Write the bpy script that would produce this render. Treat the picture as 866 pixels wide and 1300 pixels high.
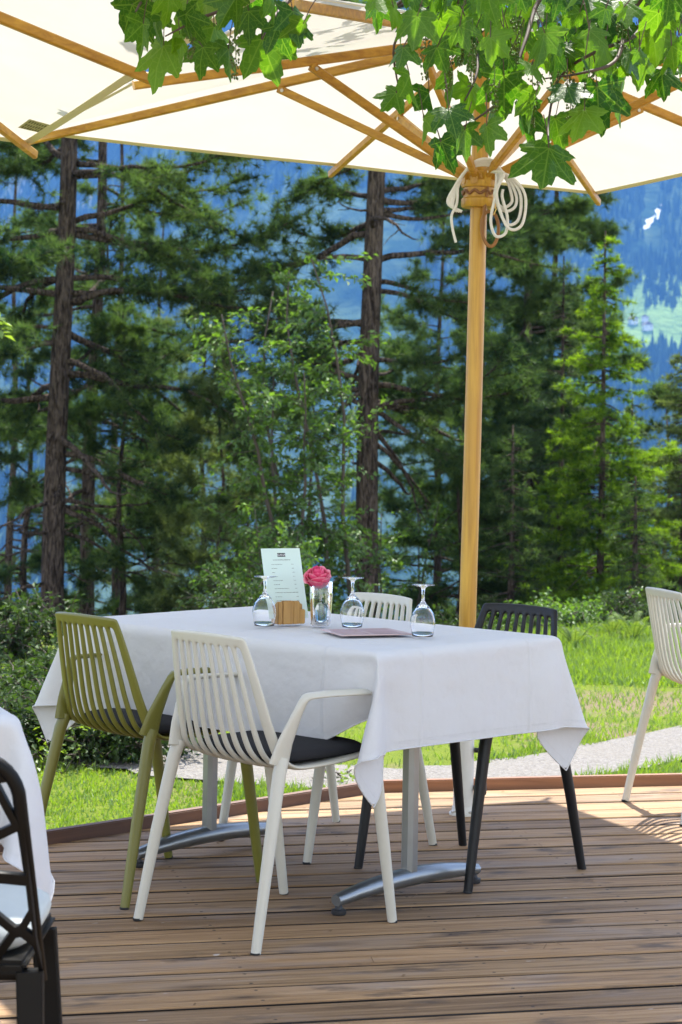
import bpy, bmesh, math, random
import numpy as np
from mathutils import Vector, Matrix, Euler
R = math.radians
random.seed(7)
for o in list(bpy.data.objects): bpy.data.objects.remove(o)
S = bpy.context.scene
COL = S.collection

# ------------------------------------------------------------------ camera, sky, sun, exposure
cam = bpy.data.cameras.new('camera'); camo = bpy.data.objects.new('camera', cam); COL.objects.link(camo)
CAM_H = 1.3315
cam.sensor_fit = 'AUTO'; cam.sensor_width = 36; cam.lens = 36*2556.49/1300
cam.shift_y = -(650-557.55)/1300
cam.clip_start = .05; cam.clip_end = 12000
camo.matrix_world = Matrix.Translation((0, 0, CAM_H)) @ Matrix.Rotation(R(90), 4, 'X') @ Matrix.Rotation(R(.979), 4, 'Z')
cam.dof.use_dof = True; cam.dof.focus_distance = 5.85; cam.dof.aperture_fstop = 9.0
S.camera = camo
SUN = Vector((.32, 1.37, 2.41)).normalized()
W = bpy.data.worlds.new('World'); S.world = W; W.use_nodes = True
nt = W.node_tree; nt.nodes.clear()
sky = nt.nodes.new('ShaderNodeTexSky'); sky.sky_type = 'NISHITA'; sky.sun_disc = False
sky.sun_elevation = math.asin(SUN.z); sky.sun_rotation = math.atan2(SUN.x, SUN.y)
sky.altitude = 900; sky.air_density = 1.0; sky.dust_density = .6; sky.ozone_density = 1.0
bg = nt.nodes.new('ShaderNodeBackground'); bg.inputs['Strength'].default_value = .15
wo = nt.nodes.new('ShaderNodeOutputWorld')
hs = nt.nodes.new('ShaderNodeHueSaturation'); hs.inputs['Saturation'].default_value = .42      # sky desaturated to take the blue out of the shade
nt.links.new(sky.outputs[0], hs.inputs['Color']); nt.links.new(hs.outputs[0], bg.inputs[0]); nt.links.new(bg.outputs[0], wo.inputs[0])
sl = bpy.data.lights.new('sun', 'SUN'); sl.energy = 5.0; sl.angle = R(.53); sl.color = (1, .95, .86)
slo = bpy.data.objects.new('sun', sl); COL.objects.link(slo)
slo.rotation_euler = SUN.to_track_quat('Z', 'Y').to_euler(); slo.location = (4, 16, 30)
S.view_settings.view_transform = 'Standard'; S.view_settings.look = 'None'
S.view_settings.exposure = 1.85; S.view_settings.gamma = 1; S.view_settings.use_curve_mapping = False
S.render.engine = 'CYCLES'
cy = S.cycles
cy.use_denoising = True; cy.denoiser = 'OPENIMAGEDENOISE'
cy.max_bounces = 10; cy.diffuse_bounces = 4; cy.glossy_bounces = 4; cy.transmission_bounces = 10; cy.transparent_max_bounces = 12
cy.volume_bounces = 0; cy.sample_clamp_indirect = 8; cy.blur_glossy = 1.0

# ------------------------------------------------------------------ material helpers
class G:
    def __init__(s, name):
        s.m = bpy.data.materials.new(name); s.m.use_nodes = True
        s.t = s.m.node_tree; s.t.nodes.clear()
        s.out = s.t.nodes.new('ShaderNodeOutputMaterial')
    def n(s, typ, **kw):
        nd = s.t.nodes.new('ShaderNode'+typ)
        for k, v in kw.items():
            if k.startswith('i_'):
                key = k[2:].replace('_', ' ')
                inp = nd.inputs[int(key)] if key.isdigit() else nd.inputs[key]
                s.put(inp, v)
            else: setattr(nd, k, v)
        return nd
    def put(s, inp, v):
        if isinstance(v, bpy.types.NodeSocket): s.t.links.new(v, inp)
        elif isinstance(v, bpy.types.Node): s.t.links.new(v.outputs[0], inp)
        else:
            if hasattr(inp.default_value, '__len__') and isinstance(v, (int, float)): v = (v,)*len(inp.default_value)
            if hasattr(inp.default_value, '__len__') and len(inp.default_value) == 4 and len(v) == 3: v = (*v, 1)
            inp.default_value = v
    def obj(s): return s.n('TexCoord').outputs['Object']
    def scale(s, vec, sc, loc=(0, 0, 0), rot=(0, 0, 0)):
        return s.n('Mapping', i_Vector=vec, i_Scale=sc, i_Location=loc, i_Rotation=rot).outputs[0]
    def noise(s, vec, sc, det=4, rough=.55, dist=0):
        return s.n('TexNoise', i_Vector=vec, i_Scale=sc, i_Detail=det, i_Roughness=rough, i_Distortion=dist).outputs['Fac']
    def ramp(s, fac, stops):
        nd = s.n('ValToRGB', i_Fac=fac); e = nd.color_ramp.elements
        while len(e) < len(stops): e.new(.5)
        for k, (p, c) in enumerate(stops):
            e[k].position = p; e[k].color = (*c, 1) if hasattr(c, '__len__') else (c, c, c, 1)
        return nd.outputs[0]
    def mix(s, f, a, b, mode='MIX'):
        nd = s.n('MixRGB', blend_type=mode); s.put(nd.inputs[0], f); s.put(nd.inputs[1], a); s.put(nd.inputs[2], b)
        return nd.outputs[0]
    def math(s, op, a, b=0., c=None):
        nd = s.n('Math', operation=op); s.put(nd.inputs[0], a); s.put(nd.inputs[1], b)
        if c is not None: s.put(nd.inputs[2], c)
        return nd.outputs[0]
    def bump(s, h, st=.3, d=.01): return s.n('Bump', i_Height=h, i_Strength=st, i_Distance=d).outputs[0]
    def pr(s, **kw): return s.n('BsdfPrincipled', **kw)
    def done(s, sh, vol=None):
        s.put(s.out.inputs['Surface'], sh)
        return s.m

def plain(name, c, rough=.5, metal=0, var=.08, vs=20, bump=.05, spec=.5, bs=None):
    g = G(name); o = g.obj()
    f = g.noise(o, vs)
    col = g.mix(f, [x*(1-var) for x in c], [min(1, x*(1+var)) for x in c])
    b = g.bump(g.noise(o, bs or vs*12, 3), bump, .002)
    return g.done(g.pr(i_Base_Color=col, i_Roughness=g.math('MULTIPLY_ADD', f, .2, rough-.1), i_Metallic=metal, i_Normal=b, i_Specular_IOR_Level=spec))

def leafy(name, c1, c2, tr, mixf=.45, rough=.5, gloss=.06):
    """foliage: diffuse + translucent + a little gloss; hue varies per tuft through the 'tint' attribute"""
    g = G(name)
    a = g.n('Attribute', attribute_name='tint').outputs['Fac']
    col = g.mix(a, c1, c2)
    d = g.n('BsdfDiffuse', i_Color=col)
    t = g.n('BsdfTranslucent', i_Color=g.mix(1, col, tr, 'MULTIPLY'))
    m = g.n('MixShader', i_0=mixf, i_1=d.outputs[0], i_2=t.outputs[0])
    gl = g.n('BsdfGlossy', i_Roughness=rough, i_Color=(.8, .9, .8))
    return g.done(g.n('MixShader', i_0=gloss, i_1=m.outputs[0], i_2=gl.outputs[0]))

def wood(name, c1, c2, axis=0, fine=60, rough=.45):
    g = G(name); o = g.obj()
    sc = [fine]*3; sc[axis] = fine*.05
    v = g.scale(o, sc)
    f = g.noise(v, 1, 5, .6, .6)
    w = g.noise(g.scale(o, [3 if i != axis else .7 for i in range(3)]), 1.5, 3)
    col = g.ramp(g.math('ADD', g.math('MULTIPLY', f, .7), g.math('MULTIPLY', w, .3)), [(.3, c1), (.68, c2)])
    return g.done(g.pr(i_Base_Color=col, i_Roughness=rough, i_Normal=g.bump(f, .15, .001)))

# ------------------------------------------------------------------ mesh helpers
def link(name, me, mat=None, parent=None, smooth=None):
    if mat is not None: me.materials.append(mat)
    if smooth is not None:
        me.shade_smooth()
        if smooth < 180: me.set_sharp_from_angle(angle=R(smooth))
    o = bpy.data.objects.new(name, me); COL.objects.link(o)
    if parent: o.parent = parent
    return o

def frames(P):
    P = [Vector(p) for p in P]; T = []
    for i in range(len(P)):
        a = P[max(i-1, 0)]; b = P[min(i+1, len(P)-1)]; d = b-a
        T.append(d.normalized() if d.length > 1e-9 else Vector((0, 0, 1)))
    u = Vector((0, 0, 1)) if abs(T[0].z) < .9 else Vector((1, 0, 0))
    u = (u-T[0]*u.dot(T[0])).normalized(); out = []
    for t in T:
        u = (u-t*u.dot(t)); u = u.normalized() if u.length > 1e-6 else t.orthogonal().normalized()
        out.append((t, u, t.cross(u)))
    return P, out

class MB:
    def __init__(s): s.v = []; s.f = []
    def add(s, v, f):
        k = len(s.v); s.v += [tuple(p) for p in v]; s.f += [tuple(i+k for i in q) for q in f]; return s
    def tube(s, P, r, n=10, flat=1., cap=True, up=None):
        """round tube along P; r a number, a list, or a list of (r_up, r_side)"""
        P, F = frames(P)
        if up is not None:
            F2 = []
            for t, u, w in F:
                u = Vector(up)-t*Vector(up).dot(t); u.normalize(); F2.append((t, u, t.cross(u)))
            F = F2
        if not hasattr(r, '__len__'): r = [r]*len(P)
        V = []; Q = []
        for p, (t, u, w), q in zip(P, F, r):
            a, b = q if hasattr(q, '__len__') else (q, q*flat)
            for k in range(n):
                th = 2*math.pi*(k+.5)/n
                V.append(p+u*math.cos(th)*a+w*math.sin(th)*b)
        m = len(P)
        for i in range(m-1):
            for k in range(n):
                Q.append((i*n+k, i*n+(k+1) % n, (i+1)*n+(k+1) % n, (i+1)*n+k))
        if cap:
            Q.append(tuple(range(n-1, -1, -1))); Q.append(tuple((m-1)*n+k for k in range(n)))
        return s.add(V, Q)
    def bar(s, a, b, w, h, w2=None, h2=None, up=(0, 0, 1), ch=.18):
        """rectangular bar with chamfered long edges from a to b"""
        a = Vector(a); b = Vector(b); t = (b-a).normalized(); u = Vector(up); u = (u-t*u.dot(t)).normalized(); x = t.cross(u)
        V = []
        for p, ww, hh in ((a, w, h), (b, w2 or w, h2 or h)):
            c = ch*min(ww, hh)
            for sx, sz in ((1, .5), (1, -.5), (.5, -1), (-.5, -1), (-1, -.5), (-1, .5), (-.5, 1), (.5, 1)):
                X = ww/2 if abs(sx) == 1 else ww/2-c; Z = hh/2 if abs(sz) == 1 else hh/2-c
                V.append(p+x*math.copysign(X, sx)+u*math.copysign(Z, sz))
        Q = [(k, (k+1) % 8, 8+(k+1) % 8, 8+k) for k in range(8)]+[tuple(range(7, -1, -1)), tuple(range(8, 16))]
        return s.add(V, Q)
    def box(s, c, d, rot=None, bev=0):
        bm = bmesh.new(); bmesh.ops.create_cube(bm, size=1)
        for v in bm.verts: v.co = Vector((v.co.x*d[0], v.co.y*d[1], v.co.z*d[2]))
        if bev: bmesh.ops.bevel(bm, geom=list(bm.edges), offset=bev, segments=2, affect='EDGES')
        M = Matrix.Translation(c) @ (rot.to_4x4() if rot else Matrix())
        bm.verts.index_update()
        V = [M @ v.co for v in bm.verts]; Q = [[v.index for v in f.verts] for f in bm.faces]; bm.free()
        return s.add(V, Q)
    def lathe(s, prof, n=32, c=(0, 0, 0), M=None):
        V = []; Q = []; m = len(prof)
        for r, z in prof:
            for k in range(n):
                a = 2*math.pi*k/n; V.append(Vector((r*math.cos(a), r*math.sin(a), z)))
        for i in range(m-1):
            for k in range(n): Q.append((i*n+k, i*n+(k+1) % n, (i+1)*n+(k+1) % n, (i+1)*n+k))
        if prof[0][0] > 1e-6: Q.append(tuple(range(n-1, -1, -1)))
        if prof[-1][0] > 1e-6: Q.append(tuple((m-1)*n+k for k in range(n)))
        if M is not None: V = [M @ v for v in V]
        return s.add([v+Vector(c) for v in V], Q)
    def mesh(s, name):
        me = bpy.data.meshes.new(name); me.from_pydata([tuple(v) for v in s.v], [], s.f); me.validate(); me.update(); return me
    def build(s, name, mat, parent=None, smooth=40): return link(name, s.mesh(name), mat, parent, smooth)

def tri_mesh(name, V, tint=None, k=3):
    """V: (n*k,3) array, every k consecutive vertices make one face; tint: one value per face"""
    V = np.ascontiguousarray(V, np.float32); nv = len(V); nf = nv//k
    me = bpy.data.meshes.new(name)
    me.vertices.add(nv); me.vertices.foreach_set('co', V.ravel())
    me.loops.add(nv); me.loops.foreach_set('vertex_index', np.arange(nv, dtype=np.int32))
    me.polygons.add(nf); me.polygons.foreach_set('loop_start', np.arange(0, nv, k, dtype=np.int32))
    try: me.polygons.foreach_set('loop_total', np.full(nf, k, np.int32))
    except Exception: pass
    if tint is not None:
        a = me.attributes.new('tint', 'FLOAT', 'FACE'); a.data.foreach_set('value', np.asarray(tint, np.float32))
    me.update(calc_edges=True); return me

def grid_mesh(name, P, uv=False):
    """P: (ny,nx,3) array of points"""
    ny, nx = P.shape[:2]; idx = np.arange(ny*nx).reshape(ny, nx)
    F = np.stack([idx[:-1, :-1], idx[:-1, 1:], idx[1:, 1:], idx[1:, :-1]], -1).reshape(-1, 4)
    me = bpy.data.meshes.new(name); me.from_pydata(P.reshape(-1, 3).tolist(), [], F.tolist()); me.update(); return me

def empty(name, loc=(0, 0, 0), rz=0):
    o = bpy.data.objects.new(name, None); COL.objects.link(o); o.location = loc; o.rotation_euler = (0, 0, rz); o.empty_display_size = .1
    return o
def tag(o, label=None, cat=None, group=None, kind=None):
    if label: o['label'] = label
    if cat: o['category'] = cat
    if group: o['group'] = group
    if kind: o['kind'] = kind
    return o
def copy_tree(o, parent=None):
    c = o.copy(); COL.objects.link(c)
    if parent: c.parent = parent
    for ch in list(o.children): copy_tree(ch, c)
    return c
rng = np.random.default_rng(11)
def unit(n):
    v = rng.normal(size=(n, 3)); return v/np.linalg.norm(v, axis=1, keepdims=True)
def norm(v): return v/np.maximum(np.linalg.norm(v, axis=-1, keepdims=True), 1e-9)
def vnoise(x, y, seed=0):
    """smooth value noise, numpy"""
    xi = np.floor(x).astype(int); yi = np.floor(y).astype(int); fx = x-xi; fy = y-yi
    fx = fx*fx*(3-2*fx); fy = fy*fy*(3-2*fy)
    def h(a, b):
        n = (a*374761393+b*668265263+seed*69069) & 0x7fffffff
        n = ((n ^ (n >> 13))*1274126177) & 0x7fffffff
        return (n & 0xffff)/65535.
    return (h(xi, yi)*(1-fx)+h(xi+1, yi)*fx)*(1-fy)+(h(xi, yi+1)*(1-fx)+h(xi+1, yi+1)*fx)*fy
def fbm(x, y, o=4, seed=0):
    s = 0; a = .5
    for k in range(o): s = s+a*vnoise(x*2**k+17.3*k, y*2**k-9.1*k, seed+k); a *= .5
    return s

# ------------------------------------------------------------------ the ground
def gz(x, y):
    x = np.asarray(x, float); y = np.asarray(y, float)
    d = np.hypot(x, y)
    z = -.15+.10*(fbm(x*.35+3, y*.35, 3, 5)-.45)*np.clip((d-8.5)/3, 0, 1)
    z = z+.22*np.clip((x-1.2)/3, 0, 1)*np.clip((y-11.5)/3, 0, 1)*np.clip((19-y)/4, 0, 1)
    z = z-.20*np.clip(y-15.5, 0, None)-.0*y
    z = z-.10*np.clip(y-40, 0, 200)
    z = z+.4*(fbm(x*.12, y*.12, 3, 9)-.5)*np.clip((y-17)/6, 0, 1)
    return np.where(y < -5, z, np.maximum(z, -460))
def make_ground():
    ys = np.concatenate([[-400, -60, -20, -8, -2], np.arange(1, 20, .3), np.arange(20, 45, 1.5), [50, 60, 80, 120, 200, 350, 600, 1000, 1400, 2200]])
    us = np.linspace(-1, 1, 141)
    P = []
    for y in ys:
        w = 10+.9*max(y, 0)+(400 if y < -6 else 0)*1.
        x = np.sign(us)*np.abs(us)**1.4*w
        P.append(np.stack([x, np.full_like(x, y), gz(x, np.full_like(x, y))], -1))
    me = grid_mesh('ground', np.array(P))
    g = G('meadow_ground'); o = g.obj()
    n1 = g.noise(o, .55, 5, .6); n2 = g.noise(o, 9, 4, .6); n3 = g.noise(o, 60, 3, .7)
    grass = g.mix(n2, (.09, .14, .012), (.18, .22, .03))
    dirt = g.mix(n3, (.15, .11, .07), (.27, .215, .145))
    c = g.mix(g.ramp(g.math('ADD', g.math('MULTIPLY', n1, .8), g.math('MULTIPLY', n2, .25)), [(.54, 0), (.62, 1)]), grass, dirt)
    dv = g.n('VectorMath', operation='DISTANCE'); g.put(dv.inputs[0], g.scale(o, (1, 2.1, 0))); dv.inputs[1].default_value = (1.75, 11.55*2.1, 0)
    worn = g.ramp(g.math('ADD', g.math('DIVIDE', dv.outputs['Value'], 2.2), g.math('MULTIPLY', g.math('SUBTRACT', n2, .5), .9)), [(.30, .9), (.62, 0)])
    c = g.mix(worn, c, dirt)
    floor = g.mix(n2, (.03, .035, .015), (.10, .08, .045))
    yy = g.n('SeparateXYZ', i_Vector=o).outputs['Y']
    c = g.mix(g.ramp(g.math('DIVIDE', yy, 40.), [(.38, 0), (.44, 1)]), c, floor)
    m = g.done(g.pr(i_Base_Color=c, i_Roughness=.95, i_Specular_IOR_Level=.1, i_Normal=g.bump(n3, .8, .03)))
    tag(link('ground', me, m, smooth=180), kind='structure')
make_ground()

PU = np.array([(-3.2, 15.4), (-2.6, 13.2), (-1.9, 11.2), (-.80, 9.60), (.085, 9.02), (.48, 9.10), (.84, 9.38), (1.19, 9.8), (1.8, 10.5), (3.0, 11.9), (6, 15.2), (9, 18)])
PL = np.array([(-4.0, 15.0), (-3.4, 12.8), (-2.7, 10.8), (-1.10, 8.95), (.08, 8.42), (.448, 8.36), (.758, 8.52), (1.178, 8.98), (1.62, 9.42), (2.9, 10.8), (6, 14.2), (9, 17)])
def resample(P, n):
    t = np.linspace(0, len(P)-1, n); i = np.clip(t.astype(int), 0, len(P)-2); f = (t-i)[:, None]
    a = P[np.clip(i-1, 0, None)]; b = P[i]; c = P[i+1]; d = P[np.clip(i+2, None, len(P)-1)]
    return .5*(2*b+(c-a)*f+(2*a-5*b+4*c-d)*f**2+(3*b-a-3*c+d)*f**3)
A_, B_ = resample(PU, 160), resample(PL, 160)
def make_path():
    P = []
    for t in np.linspace(0, 1, 12):
        q = B_*(1-t)+A_*t
        if t in (0., 1.):
            q = q+(np.stack([fbm(q[:, 0]*5, q[:, 1]*5, 3, 3), fbm(q[:, 0]*5, q[:, 1]*5, 3, 4)], -1)-.45)*.16
        P.append(np.concatenate([q, (gz(q[:, 0], q[:, 1])+.012)[:, None]], 1))
    g = G('gravel'); o = g.obj()
    v = g.n('TexVoronoi', i_Vector=o, i_Scale=75.); n = g.noise(o, 2.2, 4); n4 = g.noise(o, 26, 4, .7)
    c = g.mix(v.outputs['Color'], (.13, .12, .11), (.27, .255, .24))
    c = g.mix(g.ramp(n, [(.35, .75), (.65, .1)]), c, g.mix(n4, (.16, .145, .125), (.25, .235, .215)))
    c = g.mix(g.ramp(n4, [(.62, 0), (.72, .6)]), c, (.16, .15, .09))
    m = g.done(g.pr(i_Base_Color=c, i_Roughness=.95, i_Specular_IOR_Level=.15, i_Normal=g.bump(v.outputs['Distance'], .7, .012)))
    tag(link('path', grid_mesh('path', np.array(P)), m, smooth=180), kind='structure')
make_path()

# ------------------------------------------------------------------ far mountain across the valley
def mh(x, y):
    x = np.asarray(x, float); y = np.asarray(y, float)
    yy = y+260*(fbm(x*.0016, y*.0008, 3, 21)-.5)+110*np.sin(x*.0042+.8)
    z = -430+.45*np.clip(yy-1250, 0, 1350)+.62*np.clip(yy-2600, 0, 1700)+.35*np.clip(yy-4300, 0, None)
    rid = 1-np.abs(2*fbm(x*.0031+4, y*.0012, 4, 33)-1)
    z = z+(rid-.6)*260*np.clip((yy-2300)/900, .12, 1)+45*(fbm(x*.012, y*.012, 4, 41)-.5)
    return z
def hit(a, b):
    """where a sight line with slopes a (across) and b (up) meets the mountain"""
    ys = np.linspace(1260, 5200, 4000); zz = CAM_H+b*ys; k = np.argmax(mh(a*ys, ys) > zz)
    return a*ys[k], ys[k], float(mh(a*ys[k], ys[k]))
def make_mountain():
    ys = np.concatenate([np.linspace(1150, 3300, 150), np.linspace(3360, 5300, 40)])
    us = np.linspace(-1, 1, 180)
    P = []
    for y in ys:
        x = us*np.abs(us)**.5*(.62*y+300); P.append(np.stack([x, np.full_like(x, y), mh(x, np.full_like(x, y))], -1))
    g = G('mountainside'); o = g.obj()
    n1 = g.noise(g.scale(o, (.0045, .0045, .0075)), 1, 5, .6); n2 = g.noise(o, .035, 5, .65); n3 = g.noise(o, .11, 3, .6)
    z = g.n('SeparateXYZ', i_Vector=o).outputs['Z']
    wood_ = g.mix(g.ramp(g.noise(o, .009, 5, .65), [(.40, 0), (.62, 1)]), g.mix(n2, (.008, .022, .010), (.04, .075, .03)), g.mix(n2, (.05, .09, .03), (.13, .17, .07)))
    mead = g.mix(n2, (.14, .24, .05), (.24, .33, .09))
    rock = g.mix(n3, (.20, .20, .20), (.42, .41, .40))
    # meadows: many on the valley side, a clear one on the terrace (z 90..230 m), none above
    low = g.ramp(g.math('MULTIPLY_ADD', z, 1/900., .5), [(.30, .60), (.62, .60), (.74, .40), (.80, .0)])
    px_, py_ = hit(.163, .0585)[:2]
    dv = g.n('VectorMath', operation='DISTANCE'); g.put(dv.inputs[0], g.scale(o, (1, .45, 0))); dv.inputs[1].default_value = (px_, py_*.45, 0)
    terr = g.ramp(g.math('DIVIDE', g.math('ADD', dv.outputs['Value'], g.math('MULTIPLY', g.noise(o, .02, 4), 60.)), 200.), [(.44, 1), (.48, 0)])
    mk = g.ramp(g.math('SUBTRACT', g.math('ADD', n1, low), .02), [(1.02, 0), (1.05, 1)])
    c = g.mix(g.math('MAXIMUM', mk, terr), wood_, mead)
    st = g.noise(g.scale(o, (.011, .0013, .0016)), 1, 4, .6)
    hi = g.ramp(g.math('MULTIPLY_ADD', z, 1/2000., .0), [(.10, 0), (.2, 1)])
    c = g.mix(g.math('MULTIPLY', g.ramp(st, [(.60, 0), (.66, .7)]), hi), c, rock)
    m = g.done(g.pr(i_Base_Color=c, i_Roughness=1, i_Specular_IOR_Level=0, i_Normal=g.bump(n2, 1, 12)))
    tag(link('mountain', grid_mesh('mountain', np.array(P)), m, smooth=180), kind='structure')
make_mountain()
def make_far_forest():
    n = 30000
    y = 1300+(rng.random(n)**.8)*2300; x = (rng.random(n)*2-1)*.24*y
    f = fbm(x*.0045*1.3+7, y*.0022, 4, 77)
    ok = (f > .36) | (y > 2700); ok &= ~((np.abs(x/y-.163) < .024) & (np.abs((mh(x, y)-CAM_H)/y-.0585) < .010))
    ok &= ~((np.abs(x/y-.152) < .004) & (y > 2700) & (y < 2950))
    x, y = x[ok], y[ok]; n = len(x); z = mh(x, y)-1
    h = 13+rng.random(n)*12; r = 2.4+rng.random(n)*1.8
    k = 6; a = np.arange(k)*2*np.pi/k; V = []
    for i in range(k):
        p0 = np.stack([x+r*np.cos(a[i]), y+r*np.sin(a[i]), z], -1); j = (i+1) % k
        p1 = np.stack([x+r*np.cos(a[j]), y+r*np.sin(a[j]), z], -1); p2 = np.stack([x, y, z+h], -1)
        V.append(np.stack([p0, p1, p2], 1))
    V = np.stack(V, 1).reshape(-1, 3)
    me = tri_mesh('distant_forest', V, np.repeat(rng.random(n), k))
    g = G('distant_conifers'); t = g.n('Attribute', attribute_name='tint').outputs['Fac']
    m = g.done(g.n('BsdfDiffuse', i_Color=g.mix(t, (.010, .026, .012), (.07, .11, .035))).outputs[0])
    tag(link('distant_forest', me, m), kind='stuff')
make_far_forest()
# two streaks of old snow in the gullies
g = G('old_snow'); snow = g.done(g.pr(i_Base_Color=g.mix(g.noise(g.obj(), .05, 4), (.42, .44, .47), (.55, .56, .6)), i_Roughness=.7))
for k, (a0, b0, a1, b1, w) in enumerate([(.1485, .1060, .1540, .1128, 3.4), (.1548, .1110, .1570, .1190, 2.2)]):
    mb = MB(); L = []; Rr = []
    for t in np.linspace(0, 1, 14):
        x, y, z = hit(a0+(a1-a0)*t+.0006*math.sin(t*7+k), b0+(b1-b0)*t)
        ww = w*(.25+math.sin(math.pi*min(1, t*.9+.08))*(1+.5*math.sin(t*13+k)))
        L.append((x-ww, y, float(mh(x-ww, y))+2.5)); Rr.append((x+ww, y, float(mh(x+ww, y))+2.5))
    n = len(L); mb.add(L+Rr, [(i, n+i, n+i+1, i+1) for i in range(n-1)])
    tag(mb.build('snow', snow, smooth=180), kind='structure')

# little farm houses on the alpine meadow
white_r = plain('far_plaster', (.75, .73, .68), .9); roof_r = plain('far_roof', (.16, .10, .08), .8); pane_r = plain('far_pane', (.04, .05, .07), .2)
def farmhouse(a, b, w, d, h, rz, label):
    x, y, z = hit(a, b); e = empty('farmhouse', (x, y, z), rz)
    tag(e, label, 'house', 'farm houses on the alpine meadow')
    MB().box((0, 0, h/2-1), (w, d, h+2)).build('wall', white_r, e, None)
    r = MB(); o = .9; hh = h+w*.32
    r.add([(-w/2-o, -d/2-o, h-.3), (0, -d/2-o, hh), (w/2+o, -d/2-o, h-.3), (-w/2-o, d/2+o, h-.3), (0, d/2+o, hh), (w/2+o, d/2+o, h-.3)],
          [(0, 3, 4, 1), (1, 4, 5, 2), (0, 1, 2), (3, 5, 4), (0, 2, 5, 3)]); r.build('roof', roof_r, e, None)
    for sx in (-.25, .25): MB().box((sx*w, -d/2-.05, h*.55), (1.1, .14, 1.5)).build('window', pane_r, e, None)
farmhouse(.1440, .0600, 9, 11, 6, .3, 'small white farmhouse, leftmost of the group beside the alpine meadow')
farmhouse(.1500, .0612, 8, 10, 5, -.2, 'small white farmhouse, highest of the group at the foot of the alpine meadow')
farmhouse(.1512, .0570, 11, 12, 6, .1, 'broad white farmhouse, lowest of the group under the alpine meadow')

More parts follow.
